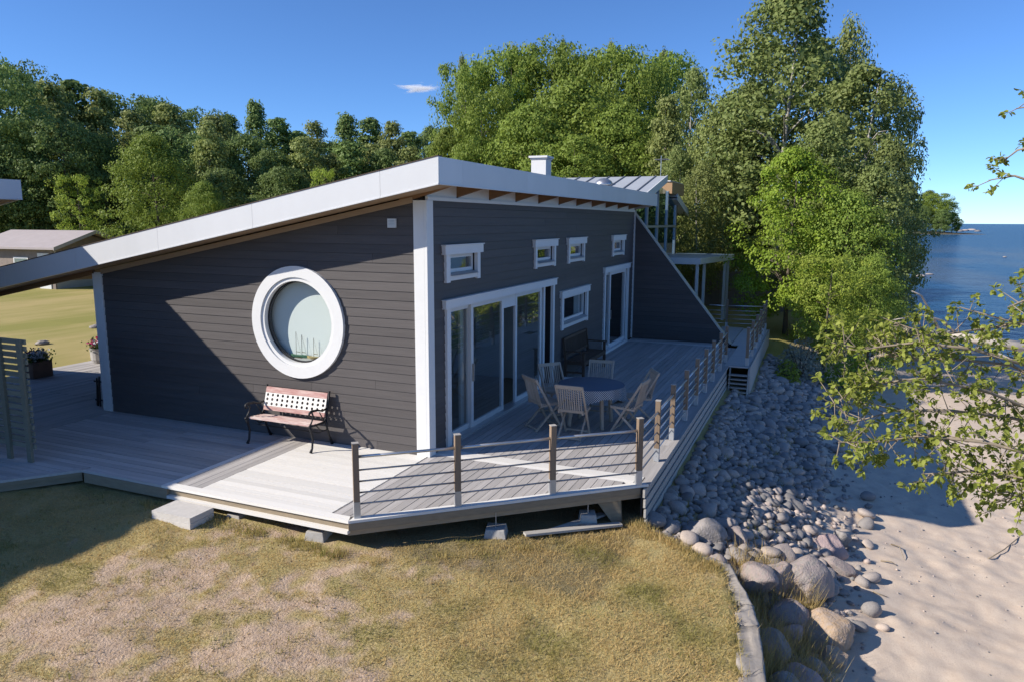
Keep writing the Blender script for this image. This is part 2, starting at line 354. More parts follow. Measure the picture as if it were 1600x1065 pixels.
def ground_mat():
    m = bpy.data.materials.new('ground_surface'); m.use_nodes = True; t = m.node_tree; L = t.links.new; b = t.nodes['Principled BSDF']
    b.inputs['Roughness'].default_value = .95; b.inputs['Specular IOR Level'].default_value = .1
    tc = node(t, 'ShaderNodeTexCoord')
    def nz(s, d=6, r=.65, st=(1, 1, 1)):
        mp = node(t, 'ShaderNodeMapping'); mp.inputs['Scale'].default_value = st; L(tc.outputs['Object'], mp.inputs[0])
        n = node(t, 'ShaderNodeTexNoise'); n.inputs['Scale'].default_value = s; n.inputs['Detail'].default_value = d; n.inputs['Roughness'].default_value = r; L(mp.outputs[0], n.inputs['Vector']); return n.outputs[0]
    def mr(x, a, b_):
        n = node(t, 'ShaderNodeMapRange'); n.inputs[1].default_value = a; n.inputs[2].default_value = b_; L(x, n.inputs[0]); return n.outputs[0]
    def mix(f, c1, c2):
        n = node(t, 'ShaderNodeMix', data_type='RGBA'); L(f, n.inputs[0])
        for i, c in ((6, c1), (7, c2)):
            if isinstance(c, tuple): n.inputs[i].default_value = (*c, 1)
            else: L(c, n.inputs[i])
        return n.outputs[2]
    def attr(k): n = node(t, 'ShaderNodeAttribute'); n.attribute_name = k; return n.outputs['Fac']
    grass = mix(mr(nz(.55), .38, .62), (.40, .31, .13), (.31, .27, .10))
    grass = mix(mr(nz(26, 3), .35, .7), grass, (.46, .37, .18))
    far = mix(mr(nz(.16, 4, .6, (.5, 1.8, 1)), .42, .6), (.44, .35, .15), (.29, .27, .08))
    grass = mix(attr('far'), grass, far)
    dirt = mix(mr(nz(9), .35, .65), (.57, .425, .31), (.43, .305, .205))
    g = mix(attr('bare'), grass, dirt)
    sand = mix(mr(nz(5), .4, .62), (.62, .51, .405), (.56, .45, .355))
    sand = mix(mr(nz(70, 2), .55, .75), sand, (.46, .37, .29))
    g = mix(attr('sand'), g, sand)
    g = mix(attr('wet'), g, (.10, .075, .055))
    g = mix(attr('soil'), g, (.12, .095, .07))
    L(g, b.inputs['Base Color'])
    bp = node(t, 'ShaderNodeBump'); bp.inputs['Strength'].default_value = .8; bp.inputs['Distance'].default_value = .03; L(nz(38, 4), bp.inputs['Height']); L(bp.outputs[0], b.inputs['Normal'])
    sm = node(t, 'ShaderNodeMath', operation='MULTIPLY_ADD'); L(attr('sand'), sm.inputs[0]); sm.inputs[1].default_value = -.6; sm.inputs[2].default_value = .8; L(sm.outputs[0], bp.inputs['Strength'])
    return m
D = edge_y(X)-Y
sand_a = sstep(.2, .9, D+(fbm(X*1.7, Y*1.7, 5)-.5)*.8)
bare_a = bare_mask(X, Y)
far_a = np.clip(sstep(6, 9, Y)+sstep(10, 14, X), 0, 1)
wet_a = sstep(-2.08, -2.18, Z)
soil_a = np.clip(sstep(38, 50, np.hypot(X-5, Y-3)), 0, 1)*(1-sand_a)
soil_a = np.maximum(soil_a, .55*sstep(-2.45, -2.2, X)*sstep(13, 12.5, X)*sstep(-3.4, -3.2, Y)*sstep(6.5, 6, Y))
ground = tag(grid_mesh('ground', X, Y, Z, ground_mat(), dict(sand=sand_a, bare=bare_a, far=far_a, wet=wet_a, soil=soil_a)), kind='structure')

# sea
def sea_mat():
    m = bpy.data.materials.new('sea_water'); m.use_nodes = True; t = m.node_tree; L = t.links.new; b = t.nodes['Principled BSDF']
    b.inputs['Roughness'].default_value = .12; b.inputs['IOR'].default_value = 1.33
    tc = node(t, 'ShaderNodeTexCoord')
    def nz(s, st, d=5):
        mp = node(t, 'ShaderNodeMapping'); mp.inputs['Scale'].default_value = st; mp.inputs['Rotation'].default_value = (0, 0, .35); L(tc.outputs['Object'], mp.inputs[0])
        n = node(t, 'ShaderNodeTexNoise'); n.inputs['Scale'].default_value = s; n.inputs['Detail'].default_value = d; L(mp.outputs[0], n.inputs['Vector']); return n.outputs[0]
    r = node(t, 'ShaderNodeMapRange'); r.inputs[1].default_value = .42; r.inputs[2].default_value = .62; L(nz(.05, (.6, 1.6, 1), 3), r.inputs[0])
    a = node(t, 'ShaderNodeAttribute'); a.attribute_name = 'shoal'
    mu = node(t, 'ShaderNodeMath', operation='MULTIPLY'); L(r.outputs[0], mu.inputs[0]); L(a.outputs['Fac'], mu.inputs[1])
    mx = node(t, 'ShaderNodeMix', data_type='RGBA'); L(mu.outputs[0], mx.inputs[0]); mx.inputs[6].default_value = (.010, .055, .125, 1); mx.inputs[7].default_value = (.06, .085, .12, 1)
    df = node(t, 'ShaderNodeBsdfDiffuse'); L(mx.outputs[2], df.inputs[0]); gl = node(t, 'ShaderNodeBsdfGlossy'); gl.inputs['Roughness'].default_value = .16
    fr = node(t, 'ShaderNodeFresnel'); fr.inputs[0].default_value = 1.33; mn = node(t, 'ShaderNodeMath', operation='MINIMUM'); mn.inputs[1].default_value = .36; L(fr.outputs[0], mn.inputs[0])
    ms = node(t, 'ShaderNodeMixShader'); L(mn.outputs[0], ms.inputs[0]); L(df.outputs[0], ms.inputs[1]); L(gl.outputs[0], ms.inputs[2]); L(ms.outputs[0], t.nodes['Material Output'].inputs[0])
    bp = node(t, 'ShaderNodeBump'); bp.inputs['Strength'].default_value = 1; bp.inputs['Distance'].default_value = .35; L(nz(.55, (1.6, .7, 1), 6), bp.inputs['Height'])
    b2 = node(t, 'ShaderNodeBump'); b2.inputs['Strength'].default_value = .6; b2.inputs['Distance'].default_value = .08; L(nz(3, (1.6, .7, 1), 4), b2.inputs['Height']); L(bp.outputs[0], b2.inputs['Normal'])
    for n_ in (df, gl, fr): L(b2.outputs[0], n_.inputs['Normal'])
    return m
sx = graded(-8000, 30000, 0, 90, 1.5, 1.2); sy = graded(-30000, 400, -70, -2, 1.5, 1.2)
SX, SY = np.meshgrid(sx, sy)
SZ = SEA+.22*(fbm(SX*.30, SY*.55, 51, 3)-.5)*sstep(140, 60, np.hypot(SX, SY))
dd = np.hypot(SX-30, SY+12)
shoal = sstep(16, 34, dd)*sstep(240, 110, dd)
water = tag(grid_mesh('water', SX, SY, SZ, sea_mat(), dict(shoal=shoal)), kind='structure')

# ------------------------------------------------------------------ the black house
S = .189
XE, YB, XR = -.616, -.557, 13.27
def rtop(y): return 4.34-S*(y-YB)
def wtop(y): return 3.84-.19*y
LEN, WID, ROW = 12.62, 6.82, .137
house = thing('beach_house', 'long black timber house with slanted white roof edge, round window and glass sliding doors', 'house')

def rect_sub(r, holes):
    out = [r]
    for hx0, hx1, hz0, hz1 in holes:
        nx = []
        for (a, b, c, d) in out:
            if hx1 <= a or hx0 >= b or hz1 <= c or hz0 >= d: nx.append((a, b, c, d)); continue
            if hx0 > a: nx.append((a, hx0, c, d))
            if hx1 < b: nx.append((hx1, b, c, d))
            m0, m1 = max(a, hx0), min(b, hx1)
            if hz0 > c+.02: nx.append((m0, m1, c, hz0))
            if hz1 < d-.02: nx.append((m0, m1, hz1, d))
        out = nx
    return out
# facade openings: x0, x1, z0, z1 (hole behind the casings)
HOLES = dict(slider=(.64, 5.36, .02, 2.17), w1=(.64, 1.62, 2.66, 2.99), w2=(4.37, 5.40, 2.66, 2.99), w3=(6.45, 7.50, 2.66, 2.99), w4=(10.24, 11.28, 2.66, 2.99),
             w5=(6.07, 7.83, 1.22, 1.83), door=(9.50, 11.92, .02, 2.17))
def lap_x(x0, x1, z0, z1):       # bevelled siding board on the facade (normal -y)
    m = MB()
    return m.add([(x0, 0, z0), (x1, 0, z0), (x1, 0, z1), (x0, 0, z1), (x0, -.025, z0), (x1, -.025, z0), (x1, -.014, z1), (x0, -.014, z1)],
          [(0, 1, 2, 3), (4, 7, 6, 5), (0, 4, 5, 1), (3, 2, 6, 7), (0, 3, 7, 4), (1, 5, 6, 2)][::1])
def fixn(o):
    bm = bmesh.new(); bm.from_mesh(o.data); bmesh.ops.recalc_face_normals(bm, faces=bm.faces); bm.to_mesh(o.data); bm.free(); return o
for i in range(28):
    z0, z1 = i*ROW+.003, (i+1)*ROW
    z1 = min(z1, 3.80)
    segs = [(.14, 4.9+.7*((i*7) % 5)), (4.9+.7*((i*7) % 5), 12.60)]
    for s0, s1 in segs:
        for (a, b, c, d) in rect_sub((s0, s1-.004, z0, z1), HOLES.values()):
            if b-a > .02: fixn(lap_x(a, b, c, d).build('siding_board', MT['siding_x'], house))
# gable boards, cut along the roof line and round the window
YC, ZC, RC = 2.314, 1.9045, .80
def lap_y(yl0, yl1, yr0, yr1, z0, z1):      # left/right y at bottom (0) and top (1)
    m = MB()
    return m.add([(0, yl0, z0), (0, yr0, z0), (0, yr1, z1), (0, yl1, z1), (-.025, yl0, z0), (-.025, yr0, z0), (-.014, yr1, z1), (-.014, yl1, z1)],
          [(0, 1, 2, 3), (4, 7, 6, 5), (0, 4, 5, 1), (3, 2, 6, 7), (0, 3, 7, 4), (1, 5, 6, 2)])
def chord(z): return math.sqrt(max(0, RC*RC-(z-ZC)**2))
for i in range(28):
    z0, z1 = i*ROW+.003, (i+1)*ROW
    ym = lambda z: min(6.66, (3.84-z)/.19)
    e0, e1 = ym(z0), ym(z1)
    if e0 < .3: continue
    e1 = max(e1, .18)
    c0, c1 = chord(z0), chord(z1)
    if c0 < .01 and c1 < .01:
        j = .9+4.2*((i*5) % 7)/7
        if j < e1-.5:
            fixn(lap_y(.17, .17, j, j, z0, z1).build('siding_board', MT['siding_y'], house)); fixn(lap_y(j+.004, j+.004, e0, e1, z0, z1).build('siding_board', MT['siding_y'], house))
        else: fixn(lap_y(.17, .17, e0, e1, z0, z1).build('siding_board', MT['siding_y'], house))
    else:
        fixn(lap_y(.17, .17, YC-c0, YC-c1, z0, z1).build('siding_board', MT['siding_y'], house))
        fixn(lap_y(YC+c0, YC+c1, e0, e1, z0, z1).build('siding_board', MT['siding_y'], house))
# wall behind the boards
m = MB()
for (a, b, c, d) in rect_sub((.02, 12.6, -.1, 3.82), HOLES.values()): m.box(a, b, .002, .16, c, d)
m.build('facade_wall', MT['backing'], house)
m = MB(); n = 48; vv = []; ff = []
for k in range(n):
    t = 2*math.pi*k/n; c, s_ = math.cos(t), math.sin(t); q_ = 1/max(abs(c), abs(s_))
    for x in (.003, .16):
        vv.append((x, YC+.73*c, ZC+.73*s_)); vv.append((x, YC+1.0*c*q_, ZC+1.0*s_*q_))
for k in range(n):
    a, b = 4*k, 4*((k+1) % n); ff += [(a, a+1, b+1, b), (a+2, b+2, b+3, a+3), (a, b, b+2, a+2)]
m.add(vv, ff)
m.prism([(.003, .02, -.1), (.003, YC-1, -.1), (.003, YC-1, wtop(YC-1)), (.003, .02, wtop(0))], (.157, 0, 0))
m.prism([(.003, YC+1, -.1), (.003, 6.8, -.1), (.003, 6.8, wtop(6.8)), (.003, YC+1, wtop(YC+1))], (.157, 0, 0))
m.box(.003, .16, YC-1, YC+1, -.1, ZC-1)
m.prism([(.003, YC-1, ZC+1), (.003, YC+1, ZC+1), (.003, YC+1, wtop(YC+1)), (.003, YC-1, wtop(YC-1))], (.157, 0, 0))
fixn(m.build('gable_wall', MT['backing'], house))
part('back_wall', house, MT['backing'], (0, LEN, 6.68, 6.82, -.1, 2.5))
part('end_wall', house, MT['backing'], (12.48, 12.6, .17, 6.67, -.1, 2.6))
# corner boards
part('corner_board', house, MT['white'], (-.048, -.001, .0, .172, 0, 3.79))
part('corner_board', house, MT['white'], (-.048, .14, -.05, -.002, 0, 3.79))
part('corner_board', house, MT['white'], (-.048, -.001, 6.652, 6.82, 0, 2.56))
part('corner_board', house, MT['white'], (-.048, .14, 6.822, 6.87, 0, 2.53))
part('corner_board', house, MT['white'], (12.585, 12.64, -.06, -.002, 0, 3.79))
part('top_trim', house, MT['white'], (.0, 12.62, -.045, -.001, 3.792, 3.845))
# rafters, infill, soffit
for k in range(11):
    x = .9+1.2*k if k else .02
    x = [-.05, .95, 2.15, 3.32, 4.5, 5.72, 6.95, 8.17, 9.42, 10.64, 11.86][k]
    m = MB().prism([(x, .4, rtop(.4)-.42), (x, -.50, rtop(-.5)-.33), (x, -.50, rtop(-.5)-.13), (x, .4, rtop(.4)-.13)], (.07, 0, 0))
    m.build('rafter', MT['rafter'], house)
    nx_ = [.95, 2.15, 3.32, 4.5, 5.72, 6.95, 8.17, 9.42, 10.64, 11.86, 12.6][k]
    part('infill_panel', house, MT['white'], (x+.072, nx_-.002, -.02, .01, 3.846, rtop(0)-.132))
roof = MB().prism([(XE+.02, YB+.02, rtop(YB+.02)-.12), (XE+.02, 10.6, rtop(10.6)-.12), (XE+.02, 10.6, rtop(10.6)-.01), (XE+.02, YB+.02, rtop(YB+.02)-.01)], (XR-XE-.04, 0, 0)).build('roof', MT['roof_top'], house)
def sheet(p, off, nm='fascia_panel', mt='white_metal'):
    return MB().prism(p, off).build(nm, MT[mt], roof)
# gable fascia in folded sheet panels, with a turned drip edge
yb = [YB, .35, 2.6, 4.55, 6.5, 8.4, 10.6]
for a, b in zip(yb[:-1], yb[1:]):
    b -= .004
    sheet([(XE-.003, a, rtop(a)-.345), (XE-.003, b, rtop(b)-.345), (XE-.003, b, rtop(b)), (XE-.003, a, rtop(a))], (.022, 0, 0))
    sheet([(XE-.012, a, rtop(a)-.365), (XE-.012, b, rtop(b)-.365), (XE-.012, b, rtop(b)-.346), (XE-.012, a, rtop(a)-.346)], (.05, 0, 0), 'drip_edge')
    sheet([(XE-.012, a, rtop(a)+.002), (XE-.012, b, rtop(b)+.002), (XE-.012, b, rtop(b)+.014), (XE-.012, a, rtop(a)+.014)], (.12, 0, 0), 'roof_edge_flashing', 'roof_top')
xb = [XE+.02, .1, 2.55, 4.75, 7.2, 9.4, 11.5, XR]
for a, b in zip(xb[:-1], xb[1:]):
    sheet([(a, YB, 3.995), (b-.004, YB, 3.995), (b-.004, YB, 4.336), (a, YB, 4.336)], (0, .02, 0))
    sheet([(a, YB-.008, 3.975), (b-.004, YB-.008, 3.975), (b-.004, YB-.008, 3.994), (a, YB-.008, 3.994)], (0, .05, 0), 'drip_edge')
sheet([(XR-.02, YB+.021, rtop(YB)-.345), (XR-.02, 10.6, rtop(10.6)-.345), (XR-.02, 10.6, rtop(10.6)), (XR-.02, YB+.021, rtop(YB))], (.02, 0, 0))
# soffit boards under the gable overhang
for k in range(5):
    x0 = XE+.0225+k*.1165
    MB().prism([(x0, YB+.03, rtop(YB+.03)-.342), (x0, 10.58, rtop(10.58)-.342), (x0, 10.58, rtop(10.58)-.322), (x0, YB+.03, rtop(YB+.03)-.322)], (.1155, 0, 0)).build('soffit_board', MT['soffit'], house)
MB().prism([(-.055, .18, wtop(.18)-.05), (-.055, 6.64, wtop(6.64)-.05), (-.055, 6.64, wtop(6.64)+.03), (-.055, .18, wtop(.18)+.03)], (.024, 0, 0)).build('verge_trim', MT['soffit'], house)
MB().prism([(-.03, 6.9, rtop(6.9)-.43), (-.03, 10.5, rtop(10.5)-.43), (-.03, 10.5, rtop(10.5)-.335), (-.03, 6.9, rtop(6.9)-.335)], (.07, 0, 0)).build('rafter', MT['rafter'], house)
MB().prism([(.0, YB+.03, rtop(YB+.03)-.135), (.0, .5, rtop(.5)-.135), (.0, .5, rtop(.5)-.121), (.0, YB+.03, rtop(YB+.03)-.121)], (12.62, 0, 0)).build('roof_sheathing', MT['soffit'], house)
# ceiling and rooms inside
MB().prism([(.17, .2, wtop(.2)-.1), (.17, 6.6, wtop(6.6)-.1), (.17, 6.6, wtop(6.6)-.05), (.17, .2, wtop(.2)-.05)], (12.2, 0, 0)).build('ceiling', MT['wall_in'], house)
part('room_floor', house, MT['floor_in'], (.17, 12.45, .17, 6.66, -.1, -.01))
part('room_wall', house, MT['wall_in'], (.17, 12.4, 3.6, 3.7, -.009, 3.0))
part('room_wall', house, MT['wall_in'], (5.7, 5.8, .17, 3.59, -.009, 3.0))
part('cabinet', house, MT['cabinet'], (2.2, 4.6, 2.9, 3.5, -.005, .9))
part('worktop', house, MT['white'], (2.15, 4.65, 2.85, 3.55, .902, .94))
part('cabinet', house, MT['cabinet'], (4.7, 5.4, 2.8, 3.5, -.005, 2.0))
# chimney
ch = part('chimney', roof, MT['white'], (7.72, 8.10, 1.02, 1.40, 3.9, 4.985))
part('chimney_cap', ch, MT['white'], (7.70, 8.12, 1.00, 1.42, 4.987, 5.02))
part('chimney_cap', ch, MT['white'], (7.67, 8.15, .97, 1.45, 5.022, 5.07))
# round window
wn = MB().ringx((YC, ZC), .715, .89, -.075, -.004).build('round_window', MT['white'], house)
fr = MB().ringx((YC, ZC), .655, .713, -.05, .10).build('frame', MT['white'], wn)
MB().ringx((YC, ZC), .63, .654, .03, .10).build('gasket', MT['black_plastic'], wn)
m = MB(); m.add([(.035, YC+.65*math.cos(2*math.pi*k/48), ZC+.65*math.sin(2*math.pi*k/48)) for k in range(48)], [tuple(range(47, -1, -1))]); m.build('pane', MT['glass_clear'], wn)
part('sill_board', house, MT['wall_in'], (.062, .160, YC-.30, YC+.30, ZC-.66, ZC-.60))
part('window_blind', house, MT['blind'], (.168, .185, YC-1.1, YC+1.1, ZC-1.0, ZC+1.0))
def ship(y, s, hm):
    r = thing('model_sailing_ship', 'model two-masted ship with green hull on the sill inside the round window' if hm == 'hull' else 'model single-masted boat with wooden hull on the sill inside the round window', 'model ship', (.115, y, ZC-.598))
    prof = [(-.5, .10, .01), (-.35, .09, .045), (0, .07, .06), (.35, .08, .045), (.55, .12, .008)]
    m = MB(); vv = []; ff = []
    for (t, zt, w_) in prof:
        vv += [(-w_*s*2, t*s, .07*s+zt*s), (w_*s*2, t*s, .07*s+zt*s), (w_*s*.4, t*s, .012*s), (-w_*s*.4, t*s, .012*s)]
    for k in range(4):
        for j in range(4): ff.append((4*k+j, 4*k+(j+1) % 4, 4*k+4+(j+1) % 4, 4*k+4+j))
    ff += [(3, 2, 1, 0), (16, 17, 18, 19)]; m.add(vv, ff); fixn(m.build('hull', MT[hm], r))
    for t, h_ in ((-.18, 1.25), (.2, 1.4)) if hm == 'hull' else ((.05, 1.3),):
        MB().tube([(0, t*s, .1*s), (0, (t-.03)*s, h_*s)], .0035, 5).build('mast', MT['mast'], r)
        MB().tube([(0, (t-.03)*s, h_*s), (0, (t-.33)*s, .15*s)], .0015, 4).build('stay', MT['mast'], r)
        MB().tube([(0, t*s, .32*s), (0, (t-.25)*s, .30*s)], .005, 4).build('boom', MT['mast'], r)
    part('cradle', r, MT['mast'], (-.03, .03, -.2*s, .2*s, 0, .015*s))
ship(YC+.12, .30, 'hull'); ship(YC-.18, .26, 'hull2')
# vent
v = part('wall_vent', house, MT['white'], (-.06, -.031, .46, .60, 3.40, 3.53))
for k in range(5): part('louvre', v, MT['shoe'], (-.066, -.0605, .475, .585, 3.415+k*.021, 3.425+k*.021))

def casing(nm, x0, x1, zt, zb, h0, hz, legs, bottom=True):
    """header x0..x1 zb..zt; legs from zb down to hz; hole h0"""
    wdw = part(nm, house, MT['white'], (x0, x1, -.085, -.002, zb, zt))
    part('head_drip', wdw, MT['white'], (x0-.015, x1+.015, -.105, -.001, zt+.001, zt+.016))
    l0, l1 = x0+.07, x1-.07
    part('casing', wdw, MT['white'], (l0, h0[0]+.01, -.062, -.002, hz, zb-.001))
    part('casing', wdw, MT['white'], (h0[1]-.01, l1, -.062, -.002, hz, zb-.001))
    if bottom:
        part('apron', wdw, MT['white'], (h0[0]+.011, h0[1]-.011, -.055, -.002, hz+.025, h0[2]+.01))
        MB().prism([(h0[0]+.012, -.10, h0[2]+.012), (h0[0]+.012, .02, h0[2]+.045), (h0[0]+.012, .02, h0[2]+.012)], (h0[1]-h0[0]-.024, 0, 0)).build('sill', MT['shoe'], wdw)
    return wdw
def sash(wdw, a, b, z0, z1, y=.05, t=.055, d=.05, pane=True):
    m = MB().box(a, b, y-d/2, y+d/2, z0, z0+t).box(a, b, y-d/2, y+d/2, z1-t, z1).box(a, a+t, y-d/2, y+d/2, z0+t, z1-t).box(b-t, b, y-d/2, y+d/2, z0+t, z1-t)
    f_ = m.build('frame', MT['white'], wdw)
    if pane:
        p = MB(); p.add([(a+t, y, z0+t), (b-t, y, z0+t), (b-t, y, z1-t), (a+t, y, z1-t)], [(0, 1, 2, 3)]); p.build('pane', MT['glass'], wdw)
    return f_
for k, (x0, x1) in dict(w1=(.45, 1.79), w2=(4.21, 5.56), w3=(6.28, 7.64), w4=(10.07, 11.45)).items():
    h = HOLES[k]; wd = casing('small_window', x0, x1, 3.13, 2.995, h, 2.57, None); sash(wd, h[0]+.012, h[1]-.012, h[2]+.05, h[3])
h = HOLES['w5']; wd = casing('window', 5.88, 8.0, 1.97, 1.83, h, 1.11, None); sash(wd, h[0]+.012, h[1]-.012, h[2]+.05, h[3])
part('curtain', wd, MT['curtain'], (7.35, 7.80, .12, .14, 1.2, 1.85))
# sliding door
h = HOLES['slider']; sl = casing('sliding_door', .45, 5.52, 2.30, 2.172, h, .0, None, False)
part('threshold', sl, MT['shoe'], (.655, 5.345, -.08, .14, .0, .045))
for a, b, y in ((.655, 1.60, .09), (1.52, 2.88, .04), (3.44, 4.86, .04)): sash(sl, a, b, .046, 2.165, y, .085, .045)
part('frame', sl, MT['white'], (4.93, 5.02, .0, .13, .046, 2.165))
part('transom', sl, MT['white'], (2.885, 3.435, .02, .06, 1.93, 2.165))
part('handle', sl, MT['steel'], (1.545, 1.57, -.02, .012, .85, 1.15))
part('curtain', sl, MT['curtain'], (1.40, 1.52, .16, .2, .05, 2.1))
# garden door
h = HOLES['door']; dr = casing('glass_door', 9.33, 12.09, 2.30, 2.172, h, .0, None, False)
part('threshold', dr, MT['white'], (9.515, 11.905, -.1, .14, .0, .06))
sash(dr, 9.515, 10.25, .061, 2.165, .08, .09, .045); sash(dr, 10.15, 11.9, .061, 2.165, .03, .1, .045)
part('handle', dr, MT['steel'], (10.19, 10.21, -.035, -.001, .85, 1.1))
# slanted wing wall with cap
tri = MB().prism([(12.65, .10, -.1), (12.65, -2.98, -.1), (12.65, -2.94, .02), (12.65, -.005, 3.73), (12.65, .10, 3.73)], (.16, 0, 0)).build('wing_wall', MT['backing'], house)
for i in range(27):
    z0, z1 = i*ROW+.003, (i+1)*ROW
    yz = lambda z: -2.94+(z/3.73)*2.935
    if z1 > 3.7: break
    o = MB().prism([(12.622, -.065, z0), (12.622, yz(z0), z0), (12.622, yz(z1), z1), (12.622, -.065, z1)], (.026, 0, 0)).build('siding_board', MT['siding_y'], tri)
MB().prism([(12.61, -2.96, .0), (12.61, -.005, 3.755), (12.61, -.005, 3.81), (12.61, -3.01, .0)], (.22, 0, 0)).build('cap_board', MT['shoe'], tri)

# ------------------------------------------------------------------ deck
deck = thing('timber_deck', 'wide weathered timber deck wrapping round the black house', 'deck')
def bx(x0, x1, y, wd_, mt, x0b=None, z=0, t=.03):        # board along x; x0 at y, x0b at y+wd
    x0b = x0 if x0b is None else x0b
    return MB().prism([(x0, y, z-t), (x1, y, z-t), (x1, y+wd_, z-t), (x0b, y+wd_, z-t)], (0, 0, t)).build('deck_board', MT[mt], deck)
def by(y0, y1, x, wd_, mt, y0b=None, z=0, t=.03):
    y0b = y0 if y0b is None else y0b
    return MB().prism([(x, y0, z-t), (x, y1, z-t), (x+wd_, y1, z-t), (x+wd_, y0b, z-t)], (0, 0, t)).build('deck_board', MT[mt], deck)
jz = lambda: float(rng.uniform(-.0025, .0015))
W_, P_ = .110, .119
# boards parallel to the gable, their sun sheen painted in as a paler tone
for k in range(20):
    x = -2.385+k*P_
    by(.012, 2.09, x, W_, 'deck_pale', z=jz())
for k in range(4): bx(-2.39, -.01, 2.10+k*.114, .108, 'deck_x', z=jz())
bx(-2.39, -.01, 2.56, .10, 'deck_pale_x')
for k in range(20):
    x = -2.385+k*P_; j = float(rng.uniform(4., 5.5))
    by(2.668, j, x, W_, 'deck_y', z=jz()); by(j+.004, 6.60, x, W_, 'deck_y', z=jz())
for k in range(28):                                       # left bay with its slanted edge
    x = -2.51-k*P_; ys_ = lambda x_: 4.20+(-2.52-x_)*.81
    if ys_(x) > 6.9: break
    by(ys_(x-W_), 6.60, x-W_, W_, 'deck_y', y0b=ys_(x), z=jz())
for k in range(41):
    y = 6.62+k*P_
    bx(-6.0 if y > 7.1 else -5.9, .55 if k % 2 else -1.2, y, W_, 'deck_x', z=jz()); bx(.554 if k % 2 else -1.196, 3.9, y, W_, 'deck_x', z=jz())
by(4.20, 6.60, -2.506, .114, 'deck_y')
# sea-side boards along the facade
chx = lambda y: -2.52+(-.33-y)*(2.66/2.99)+.16
for k in range(27):
    y = -.008-(k+1)*P_
    st = lambda yy: max(-2.385, chx(yy))
    a, b = st(y), st(y+W_)
    if a < .08: bx(a, .10, y, W_, 'deck_x', x0b=b, z=jz())
    c0 = .405 if y > -3.1 else max(.405, a)
    js = [c0]+[c0+v for v in ((3.2, 7.3) if k % 2 else (1.6, 5.2, 9.1))]+[12.60]
    js = [min(v, 12.6) for v in js]
    for u, v_ in zip(js[:-1], js[1:]):
        if v_ > 12.0 and u < 11.9:
            bx(u, 11.95, y, W_, 'deck_x', z=jz())
        elif v_-u > .05: bx(u, v_-.004, y, W_, 'deck_x', z=jz())
for x in (.105, .206, .307): by(max(-3.2, -3.32+(.16 if x < .2 else 0)+.05), -.01, x, .096, 'deck_pale', z=jz())  # cross strip with the same painted-in sheen
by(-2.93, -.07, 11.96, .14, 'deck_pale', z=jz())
for k in range(4): by(-2.93, -.07, 12.105+k*P_, W_, 'deck_y', z=jz())
# edge trims and rims
MB().prism([(-2.52, -.33, -.03), (-2.39, -.27, -.03), (-2.39, 2.66, -.03), (-2.52, 2.66, -.03)], (0, 0, .034)).build('edge_board', MT['deck_pale'], deck)  # sunlit stretch painted paler; the shaded stretch takes the plain deck colour
MB().prism([(-2.52, 2.664, -.03), (-2.39, 2.664, -.03), (-2.39, 4.14, -.03), (-2.52, 4.19, -.03)], (0, 0, .034)).build('edge_board', MT['deck_y'], deck)
nrm = np.array([-2.99, -2.66]); nrm = nrm/np.linalg.norm(nrm)
def chp(t, inn, z):
    a = np.array([-2.52, -.33]); b = np.array([.14, -3.32]); p = a+(b-a)*t-nrm*inn; return (p[0], p[1], z)
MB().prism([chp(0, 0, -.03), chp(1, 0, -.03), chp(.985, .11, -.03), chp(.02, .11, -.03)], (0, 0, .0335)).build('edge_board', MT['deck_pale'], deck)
MB().prism([chp(.0, .03, -.19), chp(1., .03, -.19), chp(1., .07, -.19), chp(0., .07, -.19)], (0, 0, .158)).build('rim_board', MT['rim'], deck)
MB().prism([chp(.0, -.004, -.12), chp(.99, -.004, -.12), chp(.99, .029, -.12), chp(0., .029, -.12)], (0, 0, .088)).build('rim_board', MT['rim'], deck)
part('rim_board', deck, MT['rim'], (-2.485, -2.445, -.30, 4.12, -.16, -.032))
part('rim_board', deck, MT['deck_pale'], (-2.545, -2.487, -.33, 2.55, -.155, -.115))  # sunlit lower board, its brightness painted in with the pale colour
part('rim_board', deck, MT['rim'], (-2.53, -2.487, 2.555, 4.14, -.17, -.032))
def lp(t, o, z): return (-2.52-t*1+o*.63, 4.19+.81*t+o*.78, z)
for z0, z1, o_ in ((-.085, -.032, .02), (-.17, -.09, .05)):
    MB().prism([lp(0, o_, z0), lp(3.2, o_, z0), lp(3.2, o_+.04, z0), lp(0, o_+.04, z0)], (0, 0, z1-z0)).build('rim_board', MT['rim'], deck)
MB().prism([lp(0, 0, -.03), lp(3.2, 0, -.03), lp(3.2, .12, -.03), lp(0, .12, -.03)], (0, 0, .034)).build('edge_board', MT['deck_y'], deck)
part('edge_board', deck, MT['deck_x'], (.16, 9.18, -3.335, -3.222, -.03, .003))
# horizontal skirt boards on the sea side
for k in range(4):
    z = -.045-k*.137
    part('skirt_board', deck, MT['grey_wood'], (.02-.01*k, 9.12, -3.30-.012*k, -3.27-.012*k, z-.112, z))
part('skirt_backing', deck, MT['backing'], (.04, 9.1, -3.262, -3.24, -.62, -.035))
for k in range(4): part('joist', deck, MT['rim'], (-2.4, 0 if k > 1 else 12.4, [5.5, 3.5, 1.5, .5][k], [5.5, 3.5, 1.5, .5][k]+.045, -.17, -.035))
part('joist', deck, MT['rim'], (-1.2, 12.5, -1.5, -1.455, -.17, -.035)); part('joist', deck, MT['rim'], (.1, 9.1, -3.1, -3.055, -.17, -.035)); part('joist', deck, MT['rim'], (-.45, 9.1, -2.4, -2.355, -.17, -.035))
m = MB().prism([(-.05, -3.02, -.62), (-.05, -2.98, -.19), (-.25, -2.7, -.19), (-.12, -2.98, -.62)], (.05, 0, 0)); m.build('brace', MT['rim'], deck)
